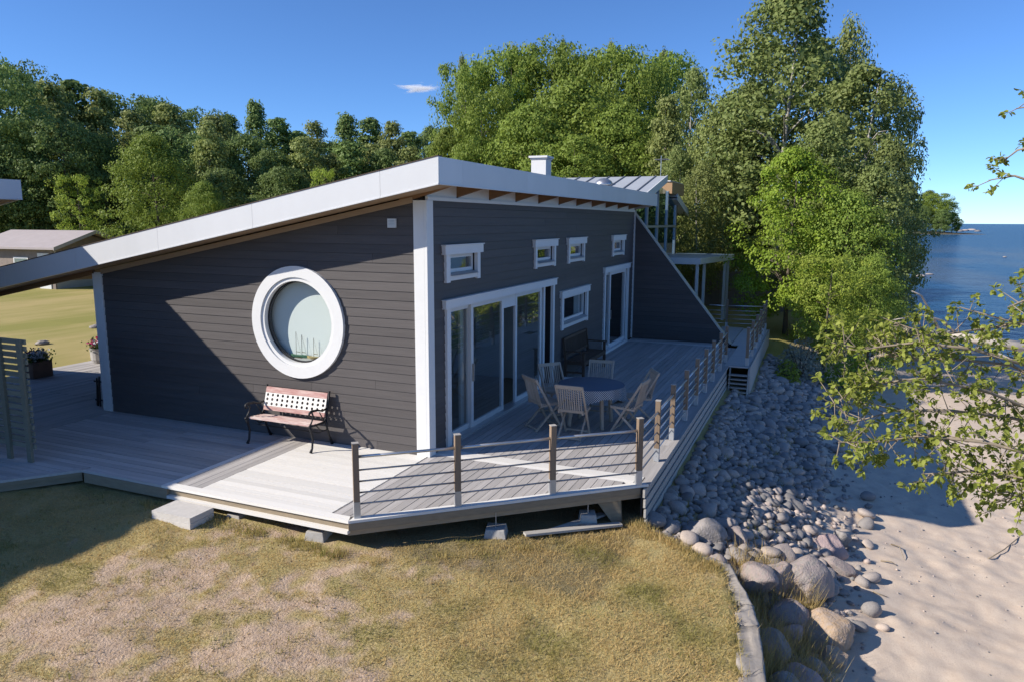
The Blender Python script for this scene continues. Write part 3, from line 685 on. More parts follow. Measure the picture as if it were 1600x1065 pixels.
# concrete footings with steel straps
for i, (x, y, s_) in enumerate([(-2.38, 3.23, .16), (-2.38, 1.50, .18), (-2.38, .22, .22), (-1.26, -1.68, .24), (-.35, -2.62, .20)]):
    zg = float(hgt(x, y)); zt = -.24 if i < 3 else -.33
    r = thing('concrete_footing', ['concrete footing under the shaded deck edge', 'concrete footing beside the concrete step', 'concrete footing below the bright deck corner', 'tall concrete footing under the railing side of the deck', 'concrete footing in the shade under the deck by the skirt boards'][i], 'footing', (x, y, zg-.05), .1*i, 'deck footings')
    m = MB(); m.prism([(-s_/2-.03, -s_/2-.03, 0), (s_/2+.03, -s_/2-.03, 0), (s_/2+.03, s_/2+.03, 0), (-s_/2-.03, s_/2+.03, 0)], (0, 0, .02)); h_ = zt-(zg-.05)
    m = MB().add([(-s_/2-.03, -s_/2-.03, 0), (s_/2+.03, -s_/2-.03, 0), (s_/2+.03, s_/2+.03, 0), (-s_/2-.03, s_/2+.03, 0), (-s_/2, -s_/2, h_), (s_/2, -s_/2, h_), (s_/2, s_/2, h_), (-s_/2, s_/2, h_)],
        [(3,2,1,0),(4,5,6,7),(0,1,5,4),(1,2,6,5),(2,3,7,6),(3,0,4,7)])
    m.build('block', MT['concrete'], r, bevel=.008); part('strap', r, MT['shoe'], (-.025, .025, -.004, .004, h_, h_+(-.10-zt)))
zg = float(hgt(-2.6, 2.)) - .03
st = thing('concrete_step', 'pale stacked concrete slab step at the edge of the deck', 'step', (-2.80, 2.0, zg), 0)
part('slab', st, MT['concrete_pale'], (-.19, .20, -.32, .32, 0, .07)); part('slab', st, MT['concrete_pale'], (-.18, .205, -.315, .325, .073, .145))

# railings
def post(rail, x, y, rot, top=.92, shoe=.2):
    c, s_ = math.cos(rot), math.sin(rot)
    def q4(r, z): return [(x+c*a-s_*b, y+s_*a+c*b, z) for a, b in ((-r, -r), (r, -r), (r, r), (-r, r))]
    p = MB().prism(q4(.036, .02), (0, 0, top-.02)).build('post', MT['post'], rail)
    MB().prism(q4(.0385, .004), (0, 0, shoe)).build('post_shoe', MT['shoe'], p)
    MB().prism(q4(.04, top+.001), (0, 0, .008)).build('post_cap', MT['grey_wood'], p)
rl = thing('deck_railing', 'railing of brown timber posts and thin metal rods edging the deck', 'railing')
CP = [(-2.38, -.36), (-1.58, -1.30), (-.72, -2.24), (.08, -3.19)]
SP = [(1.16, -3.21), (2.35, -3.21), (3.62, -3.21), (4.84, -3.21), (6.0, -3.21), (7.15, -3.21), (8.4, -3.21), (9.62, -3.20)]
ang = math.atan2(-2.83, 2.46)
for x, y in CP: post(rl, x, y, ang)
for x, y in SP: post(rl, x, y, 0)
def run(rail, pts, zs=(.17, .31, .45, .59), top=.755):
    for (a, b) in zip(pts[:-1], pts[1:]):
        MB().tube([(*a, top), (*b, top)], .019, 8).build('top_rail', MT['steel'], rail, True)
        for z in zs: MB().tube([(*a, z), (*b, z)], .011, 6).build('rod', MT['wire'] if rail is rl and a in CP else MT['steel'], rail, True)
run(rl, CP+SP)

# walkway past the wing wall
wk = thing('walkway', 'narrow raised timber walkway running past the slanted wing wall', 'walkway')
m = MB()
for k in range(58): m.box(9.22+k*P_, 9.22+k*P_+W_, -3.80, -3.02 if k > 27 else -3.226, -.03, 0)
tag(m.build('boards', MT['deck_y'], wk), kind='stuff')
part('platform', wk, MT['deck_y'], (13.0, 16.3, -3.0, -2.3, -.03, .0))
part('side_skirt', wk, MT['grey_wood'], (9.2, 16.2, -3.845, -3.81, -.85, -.0))
part('end_skirt', wk, MT['grey_wood'], (16.2, 16.24, -3.8, -2.4, -.6, -.03))
for k in range(6):
    z = -.17-k*.10; part('tread', wk, MT['grey_wood'], (9.0-.02*k, 9.14-.02*k, -3.79, -3.36, z-.03, z))
for y in (-3.80, -3.36): MB().prism([(9.16, y, -.03), (8.82, y, -.80), (9.1, y, -.80), (9.22, y, -.03)], (0, -.03, 0)).build('stringer', MT['grey_wood'], wk)
r2 = thing('walkway_railing', 'grey post and rod railing at the sea side and end of the walkway', 'railing')
WP = [(9.38, -3.74), (10.7, -3.74), (12.1, -3.74), (13.5, -3.73), (14.9, -3.72), (16.15, -3.70)]
for x, y in WP+[(15.9, -2.48)]: post(r2, x, y, 0, .95)
run(r2, WP+[(15.9, -2.48), (15.85, -1.9)])

# ------------------------------------------------------------------ furniture
def bench_iron():
    r = thing('garden_bench', 'faded red bench with black cast iron ends and white pierced back panel', 'bench', (-.30, 2.33, .004))
    # local: y along the bench (-.62..+.62), -x is the front
    for k, x in enumerate((-.26, -.19, -.12, -.05, .02)):
        MB().box(x, x+.062, -.60, .60, .40-.012*k*.5, .425-.012*k*.5).build('seat_slat', MT['pink_wood'], r)
    def bk(z): return .07+.30*(z-.45)          # lean of the back
    def bb(z0, z1, mt, nm):
        return MB().prism([(bk(z0), -.60, z0), (bk(z1), -.60, z1), (bk(z1)+.022, -.60, z1), (bk(z0)+.022, -.60, z0)], (0, 1.2, 0)).build(nm, MT[mt], r)
    bb(.745, .83, 'red_wood', 'back_rail'); bb(.47, .535, 'red_wood', 'back_rail')
    m = MB(); NX, NZ = 12, 3; y0, y1, z0, z1 = -.60, .60, .537, .743
    for i in range(NX):
        for j in range(NZ):
            ca, cb = y0+(i+.5)*(y1-y0)/NX, z0+(j+.5)*(z1-z0)/NZ; hw, hh = (y1-y0)/NX/2, (z1-z0)/NZ/2
            N = 12; A = []; B = []
            for k in range(N):
                t = 2*math.pi*k/N+math.pi/4; c, s_ = math.cos(t), math.sin(t); qq = 1/max(abs(c), abs(s_))
                for dep in (0, .014):
                    y_, z_ = ca+.024*c, cb+.024*s_; A.append((bk(z_)+dep, y_, z_)); y_, z_ = ca+hw*c*qq, cb+hh*s_*qq; A.append((bk(z_)+dep, y_, z_))
            f_ = []
            for k in range(N):
                a, b = 4*k, 4*((k+1) % N); f_ += [(a, b, b+1, a+1), (a+2, a+3, b+3, b+2), (a, a+2, b+2, b)]
            m.add(A, f_)
    fixn(m.build('pierced_panel', MT['bench_white'], r))
    for sgn in (-1, 1):
        y = sgn*.615
        e = MB().tube([(-.30, y, .42), (-.27, y, .33), (-.235, y, .20), (-.26, y, .06), (-.30, y, .0)], [.022, .02, .016, .018, .026], 6).build('leg', MT['iron'], r, True)
        MB().tube([(.10, y, .42), (.12, y, .30), (.17, y, .14), (.24, y, .0)], [.022, .018, .016, .026], 6).build('leg', MT['iron'], r, True)
        MB().tube([(-.32, y, .41), (-.15, y, .40), (.06, y, .40), (.12, y, .47), (.17, y, .66), (.215, y, .86)], [.02, .016, .018, .016, .016, .02], 6).build('side_frame', MT['iron'], r, True)
        MB().tube([(.12, y, .60), (.02, y, .585), (-.10, y, .625), (-.24, y, .64), (-.295, y, .62), (-.30, y, .585), (-.27, y, .57)], [.014, .016, .018, .02, .02, .018, .014], 6).build('armrest', MT['iron'], r, True)
        MB().tube([(-.24, y, .63), (-.20, y, .55), (-.25, y, .47), (-.29, y, .42)], [.016, .013, .013, .018], 6).build('arm_support', MT['iron'], r, True)
        MB().tube([(-.15, y, .40), (-.02, y, .27), (.13, y, .26)], .009, 5).build('scroll', MT['iron'], r, True)
        MB().tube([(-.05, y, .58), (0, y, .5), (.05, y, .42)], .009, 5).build('scroll', MT['iron'], r, True)
    MB().tube([(-.05, -.615, .25), (-.05, .615, .25)], .009, 5).build('tie_rod', MT['iron'], r, True)
bench_iron()

def teak_chair():
    r = thing('folding_chair', '', 'chair')
    bx_ = lambda z: -.20-.27*(z-.42)       # back leans to -x; the sitter faces +x
    for sgn in (-1, 1):
        y = sgn*.225
        MB().beam((bx_(.90), y, .90), (.20, y*.93, .0), .026, .036).build('leg', MT['teak'], r)          # back stile runs down to the front foot
        MB().beam((-.30, y*.82, .0), (.16, y*.82, .44), .024, .034).build('leg', MT['teak'], r)
        MB().beam((-.22, y*.9, .43), (.20, y*.9, .45), .024, .034).build('seat_rail', MT['teak'], r)
    MB().beam((bx_(.885), -.235, .885), (bx_(.885), .235, .885), .024, .06, (-.2, 0, 1)).build('back_rail', MT['teak'], r)
    MB().beam((bx_(.47), -.215, .47), (bx_(.47), .215, .47), .024, .05, (-.2, 0, 1)).build('back_rail', MT['teak'], r)
    for k in range(11):
        y = -.19+k*.038; MB().beam((bx_(.48), y, .48), (bx_(.87), y, .87), .018, .009, (1, 0, .2)).build('back_slat', MT['teak'], r)
    for k in range(8):
        x = -.19+k*.053; MB().box(x, x+.04, -.20, .20, .452+.0005*k, .468+.0005*k).build('seat_slat', MT['teak'], r)
    MB().beam((-.27, -.18, .03), (-.27, .18, .03), .02, .03).build('stretcher', MT['teak'], r); MB().beam((.17, -.20, .05), (.17, .20, .05), .02, .03).build('stretcher', MT['teak'], r)
    return r
TC = np.array([2.72, -1.72])
CH = [(1.92, -1.68, 'weathered teak folding chair with its back to the front railing, at the round table'),
      (2.22, -1.06, 'weathered teak folding chair beside the sliding door, at the round table'),
      (3.05, -.98, 'teak folding chair between the table and the house wall, nearest the dark bench'),
      (3.62, -1.60, 'teak folding chair across the round table, in front of the dark wooden bench'),
      (2.52, -2.40, 'teak folding chair backing onto the sea railing, next to the railing corner'),
      (3.25, -2.40, 'teak folding chair backing onto the sea railing, farther from the railing corner')]
pc = teak_chair()
for i, (x, y, lb) in enumerate(CH):
    o = pc if i == 0 else copy_tree(pc)
    o.location = (x, y, .003); o.rotation_euler = (0, 0, math.atan2(TC[1]-y, TC[0]-x)+[.05, .25, -.3, 0, .2, -.15][i]); o['label'] = lb; o['group'] = 'teak chairs round the table'
tb = thing('round_table', 'round garden table under a navy cloth on the deck', 'table', (TC[0], TC[1], .003))
MB().lathe([(.55, .68), (.56, .69), (.56, .705), (.55, .712)], 28).build('table_top', MT['teak'], tb)
for k in range(4):
    t = math.pi/4+k*math.pi/2; MB().beam((.36*math.cos(t), .36*math.sin(t), .68), (.42*math.cos(t), .42*math.sin(t), 0), .05, .05).build('leg', MT['teak'], tb)
def dots_mat():
    m = bpy.data.materials.new('dotted_cloth'); m.use_nodes = True; t = m.node_tree; L = t.links.new; b = t.nodes['Principled BSDF']; b.inputs['Roughness'].default_value = .9
    a = node(t, 'ShaderNodeUVMap'); ck = node(t, 'ShaderNodeTexVoronoi'); ck.inputs['Scale'].default_value = 1; ck.inputs['Randomness'].default_value = 0; L(a.outputs[0], ck.inputs['Vector'])
    r = node(t, 'ShaderNodeMath', operation='LESS_THAN'); r.inputs[1].default_value = .33; L(ck.outputs[0], r.inputs[0])
    mx = node(t, 'ShaderNodeMix', data_type='RGBA'); L(r.outputs[0], mx.inputs[0]); mx.inputs[6].default_value = (.06, .085, .12, 1); mx.inputs[7].default_value = (.7, .7, .7, 1); L(mx.outputs[2], b.inputs['Base Color']); return m
cl = thing('tablecloth', 'navy blue cloth with white dotted border draped over the round table', 'tablecloth', (TC[0], TC[1], .72))
MB().lathe([(.575, -.004), (.575, 0), (.57, .004), (.0, .006)], 48).build('cloth_top', MT['navy'], cl, True)
vv = []; ff = []; uv = []; N = 96
for i in range(5):
    for k in range(N+1):
        t = 2*math.pi*k/N; dp = (.15+.10*abs(math.cos(2*t))**3)*i/4; rr = .578+(.02+.025*math.cos(14*t))*i/4
        vv.append((rr*math.cos(t), rr*math.sin(t), -dp)); uv.append((t*.578/.036+dp/.036, -t*.578/.036+dp/.036))
for i in range(4):
    for k in range(N): a = i*(N+1)+k; ff.append((a, a+N+1, a+N+2, a+1))
o = MB().add(vv, ff).build('cloth_border', dots_mat(), cl, True); ul = o.data.uv_layers.new()
for l in o.data.loops: ul.data[l.index].uv = uv[l.vertex_index]

wb = thing('wooden_bench', 'dark wooden slatted bench against the house wall under the window', 'bench', (6.95, -.33, .003))
for x in (-.85, .85):
    MB().box(x-.025, x+.025, -.23, -.17, 0, .62).build('leg', MT['dark_teak'], wb)
    MB().prism([(x-.025, .19, 0), (x-.025, .25, 0), (x-.025, .25, .42), (x-.025, .30, .92), (x-.025, .25, .92), (x-.025, .19, .45)], (.05, 0, 0)).build('leg', MT['dark_teak'], wb)
    MB().box(x-.03, x+.03, -.26, .24, .621, .645).build('armrest', MT['dark_teak'], wb); MB().box(x-.02, x+.02, -.17, .19, .34, .40).build('seat_rail', MT['dark_teak'], wb)
    MB().box(x-.015, x+.015, -.17, .19, .14, .18).build('stretcher', MT['dark_teak'], wb)
for k in range(6): MB().box(-.87, .87, -.235+k*.073, -.175+k*.073, .402, .422).build('seat_slat', MT['dark_teak'], wb)
MB().box(-.82, .82, -.225, -.20, .33, .40).build('apron', MT['dark_teak'], wb)
MB().beam((-.82, .275, .89), (.82, .275, .89), .03, .06).build('back_rail', MT['dark_teak'], wb); MB().beam((-.82, .235, .50), (.82, .235, .50), .03, .05).build('back_rail', MT['dark_teak'], wb)
for k in range(22):
    x = -.78+k*.0743; MB().beam((x, .237, .52), (x, .272, .87), .028, .012, (0, 1, -.1)).build('back_slat', MT['teak'] if False else MT['dark_teak'], wb)
b_ = tag(MB().box(-.13, .13, -.09, .09, 0, .075).build('storage_box', MT['white']), 'small flat white box on the deck beside the dark wooden bench', 'box'); b_.location = (5.78, -.28, .004); b_.rotation_euler = (0, 0, .15)
part('lid', b_, MT['white'], (-.135, .135, -.095, .095, .076, .092))

# slatted trellis screen
ts = thing('trellis_screen', 'freestanding slatted wooden screen on the shaded deck', 'screen', (-2.55, 5.2, .003))
for y in (-.03, .42, 1.3, 2.1): part('post', ts, MT['green_wood'], (-.05, -.008, y-.045, y+.045, 0, 1.80))
for k in range(17):
    z = .20+k*.096; part('slat', ts, MT['green_wood'], (-.006, .018, -.12, 2.2, z, z+.068))
# planters
def leafy(name, parent, pts, size, material, seed=0, up=.5):
    g = np.random.default_rng(seed); return leaf_mesh(name, np.array(pts), size, material, g, up, parent)
def leaf_mesh(name, C_, size, material, g, up=.4, parent=None, outward=None, aspect=.62, droop=0., kind=None, link=True):
    n = len(C_); nr = g.normal(size=(n, 3))
    if outward is not None: nr = nr*.42+outward*1.05
    nr[:, 2] += up; nr /= np.linalg.norm(nr, axis=1)[:, None]+1e-9
    a = g.normal(size=(n, 3)); a[:, 2] -= droop*1.5; a -= nr*(a*nr).sum(1)[:, None]; a /= np.linalg.norm(a, axis=1)[:, None]+1e-9
    b = np.cross(nr, a); s = (size*g.uniform(.65, 1.35, n))[:, None]
    v = np.stack([C_-a*s*.5, C_+b*s*.5*aspect, C_+a*s*.5, C_-b*s*.5*aspect], 1).reshape(-1, 3)
    me = bpy.data.meshes.new(name); me.vertices.add(4*n); me.vertices.foreach_set('co', v.astype(np.float32).ravel())
    me.loops.add(4*n); me.loops.foreach_set('vertex_index', np.arange(4*n, dtype=np.int32))
    me.polygons.add(n); me.polygons.foreach_set('loop_start', (np.arange(n)*4).astype(np.int32))
    t = me.attributes.new('tint', 'FLOAT', 'FACE'); t.data.foreach_set('value', np.clip(g.normal(.45, .25, n), 0, 1).astype(np.float32))
    me.update(calc_edges=True); me.materials.append(material)
    o = bpy.data.objects.new(name, me)
    if link:
        COL.objects.link(o)
        if parent: o.parent = parent
    if kind: o['kind'] = kind
    return o
def planter(loc, s, potm, petals, lb, box):
    r = thing('flower_planter', lb, 'planter', loc)
    if box: MB().prism([(-.26*s, -.26*s, 0), (.26*s, -.26*s, 0), (.26*s, .26*s, 0), (-.26*s, .26*s, 0)], (0, 0, .40*s)).build('tub', MT[potm], r)
    else: MB().lathe([(.24*s, 0), (.28*s, .10*s), (.29*s, .38*s), (.31*s, .42*s), (.26*s, .42*s), (.25*s, .36*s)], 18).build('tub', MT[potm], r)
    g = np.random.default_rng(int(loc[0]*10)+3)
    P = g.normal(size=(500, 3))*(.15*s, .15*s, .08*s)+(0, 0, .48*s); leaf_mesh('foliage', P, .07, LF['flower'], g, .6, r, kind='stuff')
    for pm, dy in petals:
        P = g.normal(size=(150, 3))*(.12*s, .08*s, .06*s)+(0, dy*s, .56*s); leaf_mesh('blossom', P, .06, MT[pm], g, .8, r, aspect=1, kind='stuff')
planter((1.45, 10.9, .004), .88, 'pot', [('petal_purple', .12), ('petal_white', -.14)], 'wooden tub of purple and white flowers on the deck behind the trellis screen', True)
planter((3.25, 11.1, .004), .85, 'pot_pale', [('petal_pink', .1), ('petal_white', -.12)], 'pale tub of pink and white flowers by the house corner', False)
# folded dark slatted loungers leaning by the corner
fs = thing('folded_furniture', 'black folded slatted garden furniture leaning by the pale corner of the house', 'furniture', (.10, 7.02, .004))
for k in range(8):
    y = -.12+.05*k; MB().beam((.04+.02*math.sin(k*2), y*1.25, 0), (.02+.02*math.cos(k*3), y*.75, .62-.05*abs(k-3)/3), .022, .03).build('bar', MT['black_plastic'], fs)
for z in (.12, .48): MB().beam((.03, -.16, z), (.03, .28, z), .02, .03).build('cross_bar', MT['black_plastic'], fs)
MB().tube([(-.07, -.1, .3), (.14, -.06, .3)], .012, 6).build('strap', MT['black_plastic'], fs)

# ------------------------------------------------------------------ neighbouring buildings
nb = thing('neighbour_wing', 'second house wing with white roof edge over the shaded left side of the deck', 'house', (0, 0, 0))
nt_ = lambda y: 4.17-S*(y-7.72)
MB().prism([(-9.8, 7.74, nt_(7.74)-.12), (-9.8, 15, nt_(15)-.12), (-9.8, 15, nt_(15)-.01), (-9.8, 7.74, nt_(7.74)-.01)], (9.16, 0, 0)).build('roof', MT['roof_top'], nb)
for a, b in ((-9.8, -7.2), (-7.196, -4.6), (-4.596, -2.4), (-2.396, -.62)): part('fascia_panel', nb, MT['white_metal'], (a, b, 7.70, 7.72, 3.85, 4.17)); part('drip_edge', nb, MT['white_metal'], (a, b, 7.692, 7.74, 3.83, 3.848))
MB().prism([(-.64, 7.722, nt_(7.722)-.33), (-.64, 15, nt_(15)-.33), (-.64, 15, nt_(15)), (-.64, 7.722, nt_(7.722))], (.02, 0, 0)).build('fascia_panel', MT['white_metal'], nb)
MB().prism([(-9.7, 7.76, nt_(7.76)-.32), (-9.7, 14.9, nt_(14.9)-.32), (-9.7, 14.9, nt_(14.9)-.3), (-9.7, 7.76, nt_(7.76)-.3)], (9.04, 0, 0)).build('soffit', MT['soffit'], nb)
part('wall', nb, MT['siding_x'], (-9.2, -1.3, 8.4, 8.55, -.2, 3.70)); part('wall', nb, MT['siding_y'], (-1.45, -1.3, 8.56, 14.4, -.2, 2.62)); part('wall', nb, MT['siding_x'], (-9.2, -1.3, 14.41, 14.5, -.2, 2.5))

b2 = thing('gabled_annexe', 'building behind with pale standing-seam metal gable roof and tall glazed end', 'house', (0, 0, 0))
zr = lambda x: 5.20-.225*abs(x-18.7)-(.10 if x > 20 else 0)
YG = .25
for side in (-1, 1):
    xe_ = 18.7+side*(5.0 if side > 0 else 4.4)
    x0_ = 18.7 if side < 0 else 20.9
    rf = MB().prism([(x0_, YG, zr(x0_)-.10), (xe_, YG, zr(xe_)-.10), (xe_, YG, zr(xe_)), (x0_, YG, zr(x0_))], (0, 9.5, 0)).build('roof', MT['metal_roof'], b2)
    for k in range(15): MB().prism([(x0_, YG+.4+k*.6, zr(x0_)), (xe_, YG+.4+k*.6, zr(xe_)), (xe_, YG+.4+k*.6, zr(xe_)+.04), (x0_, YG+.4+k*.6, zr(x0_)+.04)], (0, .025, 0)).build('seam', MT['wire'], rf)
    MB().prism([(x0_, YG-.03, zr(x0_)-.24), (xe_, YG-.03, zr(xe_)-.24), (xe_, YG-.03, zr(xe_)+.03), (x0_, YG-.03, zr(x0_)+.03)], (0, .028, 0)).build('verge_board', MT['white'], rf)
    MB().prism([(x0_, YG+.01, zr(x0_)-.2), (xe_, YG+.01, zr(xe_)-.2), (xe_, YG+.01, zr(xe_)-.17), (x0_, YG+.01, zr(x0_)-.17)], (0, .6, 0)).build('soffit', MT['white'], rf)
part('clerestory', b2, MT['timber_lit'], (19.9, 22.6, YG+.02, 3.5, 4.60, 5.06)); part('clerestory_cap', b2, MT['white'], (19.85, 22.66, YG+.08, 3.55, 5.062, 5.10))
part('end_wall', b2, MT['backing'], (14.6, 21.7, YG+4.2, YG+4.35, -.3, 4.2))
part('floor', b2, MT['floor_in'], (14.6, 21.7, YG+.3, YG+4.2, -.3, 0))
for k, x in enumerate(np.linspace(14.6, 21.7, 5)):
    part('mullion', b2, MT['shoe'], (x-.05, x+.05, YG+.15, YG+.25, -.3, zr(x)-.22))
part('transom', b2, MT['shoe'], (14.6, 21.7, YG+.14, YG+.24, 3.3, 3.38)); part('side_wall', b2, MT['siding_x'], (14.4, 14.58, YG+.15, 9.5, -.3, 4.1))
xsn = np.linspace(14.6, 21.7, 5)
for a, b in zip(xsn[:-1], xsn[1:]):
    m = MB().add([(a+.051, YG+.2, -.2), (b-.051, YG+.2, -.2), (b-.051, YG+.2, zr(b)-.24), (a+.051, YG+.2, zr(a)-.24)], [(0, 1, 2, 3)]); m.build('pane', MT['glass_sky_tint'], b2)
part('side_wall', b2, MT['siding_x'], (21.78, 21.9, YG+.15, 9.5, -.3, 4.3))
MB().lathe([(.34, 0), (.34, .06), (.28, .16), (.15, .24), (.0, .27)], 18, (17.0, 2.2, zr(17.0)-.02)).build('roof_vent', MT['steel'], b2, True)
an = MB().tube([(18.75, .5, zr(18.7)), (18.75, .5, zr(18.7)+.75)], .015, 6)
for k in range(6): an.tube([(18.75+.09*k, .25, zr(18.7)+.62), (18.75+.09*k, .75, zr(18.7)+.62)], .008, 4)
an.tube([(18.7, .5, zr(18.7)+.62), (19.3, .5, zr(18.7)+.62)], .01, 4); an.build('aerial', MT['steel'], b2)

cp = thing('flat_canopy', 'flat-roofed open canopy on slim posts behind the slanted wing wall', 'canopy', (0, 0, 0))
cpz = 2.2
MB().prism([(18.0, .38, cpz-.02), (18.0, -1.2, cpz-.02), (22.2, -1.92, cpz-.02), (22.5, .38, cpz-.02)], (0, 0, .03)).build('roof', MT['metal_roof'], cp)
MB().prism([(17.97, .38, cpz-.22), (17.97, -1.22, cpz-.22), (17.97, -1.22, cpz+.012), (17.97, .38, cpz+.012)], (.025, 0, 0)).build('fascia', MT['white'], cp)
MB().beam((18.0, -1.22, cpz-.1), (22.2, -1.94, cpz-.1), .025, .22).build('fascia', MT['white'], cp)
for x, y in ((18.15, -1.1), (19.2, -1.2), (21.3, -1.7), (21.9, -1.75)):
    part('post', cp, MT['white'], (x-.05, x+.05, y-.05, y+.05, float(hgt(x, y))-.05, cpz-.025))
# dark storage wall / hedge bank behind the canopy
bk_ = thing('low_wall', 'low dark plank wall in the shade behind the canopy', 'wall', (0, 0, 0))
for k in range(16): part('plank', bk_, MT['dull_plank'], (26.0, 26.1, -4.2+k*.36, -3.85+k*.36, -.5, 1.25))

# pavilion at the far side of the lawn
c0 = at_dist(140, 400, 46); gz = float(hgt(c0[0], c0[1]))
pv = thing('garden_pavilion', 'small pale wooden garden house with low gable roof and white-framed windows across the lawn', 'house', (c0[0], c0[1], gz), math.atan2(-.95*RGT[1]+.31*FWD[1], -.95*RGT[0]+.31*FWD[0]))
pv.scale = (.85, .85, .9)
# local: gable faces -x, ridge along +x, width along y
WY, LX, EZ, AZ = 2.6, 6., 2.35, 3.2
part('wall', pv, MT['dull_plank'], (0, LX, -WY, -WY+.1, 0, EZ)); part('wall', pv, MT['dull_plank'], (0, LX, WY-.1, WY, 0, EZ)); part('wall', pv, MT['dull_plank'], (LX-.1, LX, -WY+.1, WY-.1, 0, EZ))
part('wall', pv, MT['grey_wood'], (0, .1, -WY+.11, WY-.11, 0, .8))
MB().prism([(0, -WY+.1, EZ-.2), (0, WY-.1, EZ-.2), (0, WY-.1, EZ+.05), (0, 0, AZ-.12), (0, -WY+.1, EZ+.05)], (.1, 0, 0)).build('gable', MT['dull_plank'], pv)
for y in np.linspace(-WY+.15, WY-.15, 6): part('mullion', pv, MT['white'], (-.03, .12, y-.07, y+.07, .8, EZ-.2))
ysn = np.linspace(-WY+.15, WY-.15, 6)
for a, b in zip(ysn[:-1], ysn[1:]): m = MB().add([(.05, a, .8), (.05, b, .8), (.05, b, EZ-.2), (.05, a, EZ-.2)], [(0, 3, 2, 1)]); m.build('pane', MT['glass'], pv)
for sg in (-1, 1):
    MB().prism([(-.7, 0, AZ), (-.7, sg*(WY+.5), EZ-.08), (-.7, sg*(WY+.5), EZ+.04), (-.7, 0, AZ+.12)], (LX+1.2, 0, 0)).build('roof', MT['pav_roof'], pv)
    MB().prism([(-.73, 0, AZ-.04), (-.73, sg*(WY+.52), EZ-.14), (-.73, sg*(WY+.52), EZ+.07), (-.73, 0, AZ+.15)], (.028, 0, 0)).build('verge_board', MT['grey_wood'], pv)
part('door', pv, MT['white'], (.3, 1.2, WY+.002, WY+.05, 0, 2.05))
part('window', pv, MT['white'], (2., 3.2, WY+.002, WY+.04, .9, 1.8)); part('pane', pv, MT['glass'], (2.08, 3.12, WY+.041, WY+.045, .98, 1.72))
# stones on the lawn
for i, (px, py, s_, lb) in enumerate([(66, 537, .15, 'pale flat stone lying on the sunny lawn near the flower tub'), (150, 512, .16, 'small pale rock on the lawn against the corner of the house')]):
    p = at_z(px, py, -.15); bm = bmesh.new(); bmesh.ops.create_icosphere(bm, subdivisions=2, radius=1)
    for v in bm.verts: v.co = Vector((v.co.x*s_*1.4, v.co.y*s_, v.co.z*s_*.6))*(1+.25*random.uniform(-1, 1)*.4)
    me = bpy.data.meshes.new('lawn_stone'); bm.to_mesh(me); bm.free(); me.materials.append(MT['kerb']); o = bpy.data.objects.new('lawn_stone', me); COL.objects.link(o)
    o.location = (p[0], p[1], float(hgt(p[0], p[1]))+s_*.25); tag(o, lb, 'stone')

# ------------------------------------------------------------------ trees
def crown_points(kind, g, n_cl, n_lf):
    """unit tree of height 1; returns leaf points, outward directions"""
    P = []; O = []
    for c in range(n_cl):
        h = g.uniform(0, 1); t = g.uniform(0, 2*math.pi)
        if kind == 'round':
            z = .12+.86*h**.85; R = .34*math.sin(math.pi*min(1, (.10+.90*(1-h)))**.8)**.75+.02; cr = g.uniform(.04, .085)
        elif kind == 'wide':
            z = .10+.88*h**.9; R = .44*(max(0, 1-h**2.2))**.6*(.75+.25*min(1, h*4)); cr = g.uniform(.045, .09)
        elif kind == 'narrow':
            z = .10+.88*h; R = .20*(1-h)**.6*(.8+.2*min(1, h*4))*(.6+.8*vnoise(np.array(t*1.1), np.array(h*7.), 8))+.02; cr = g.uniform(.03, .065)
        elif kind == 'cone':
            z = .08+.91*h; R = .21*(1-h)**.75*(.55+.9*vnoise(np.array(t*1.1), np.array(h*8.), 9))+.012; cr = g.uniform(.025, .055)
        elif kind == 'tall':          # loose aspen with tufted boughs
            z = .16+.83*h; R = .25*(1-h**2.4)**.7*(.55+.45*math.sin(min(1, h*2.2)*math.pi/2))*(.75+.5*vnoise(np.array(t*1.2), np.array(h*6.), 3)); cr = g.uniform(.025, .062)
        else:                          # droop
            z = .2+.78*h; R = .24*(1-h**2)**.6+.02; cr = g.uniform(.03, .055)
        R = float(R)*(.8+.4*float(vnoise(np.array(t*1.4+7), np.array(h*5.), 5)))
        rr = R*math.sqrt(g.uniform(.12, 1)); c_ = np.array([rr*math.cos(t), rr*math.sin(t), z])
        d = g.normal(size=(n_lf, 3)); d /= np.linalg.norm(d, axis=1)[:, None]; rad = g.uniform(.35, 1, n_lf)**.6*cr
        sq = np.array([1.15, 1.15, .62 if kind != 'droop' else 1.7])
        P.append(c_+d*rad[:, None]*sq); o_ = d*.8; o_[:, :2] += np.array([math.cos(t), math.sin(t)])*.35; O.append(o_)
    return np.concatenate(P), np.concatenate(O)
def trunk_mb(kind, g, hmax, r0, n_limb):
    m = MB(); pts = []; k = 9
    bx_, by_ = g.normal(0, .03, 2)*hmax
    for i in range(k):
        f = i/(k-1); pts.append((bx_*f*f+.01*hmax*math.sin(5*f), by_*f*f, hmax*.93*f))
    m.tube(pts, [r0*(1-.9*i/(k-1))*(1.35 if i == 0 else 1) for i in range(k)], 7)
    for j in range(n_limb):
        f = g.uniform(.22, .85); i = f*(k-1); a = np.array(pts[int(i)])+(np.array(pts[min(k-1, int(i)+1)])-np.array(pts[int(i)]))*(i-int(i)); t = g.uniform(0, 6.28)
        L_ = hmax*(.22 if kind in ('round', 'wide', 'tall') else .12)*(1.1-f); d = np.array([math.cos(t), math.sin(t), .75]); 
        m.tube([a, a+d*L_*.5+(0, 0, .02*hmax), a+d*L_*np.array([1, 1, .9])], [r0*.38*(1-f*.6), r0*.25*(1-f*.6), r0*.06], 5)
    return m
PROTO = {}
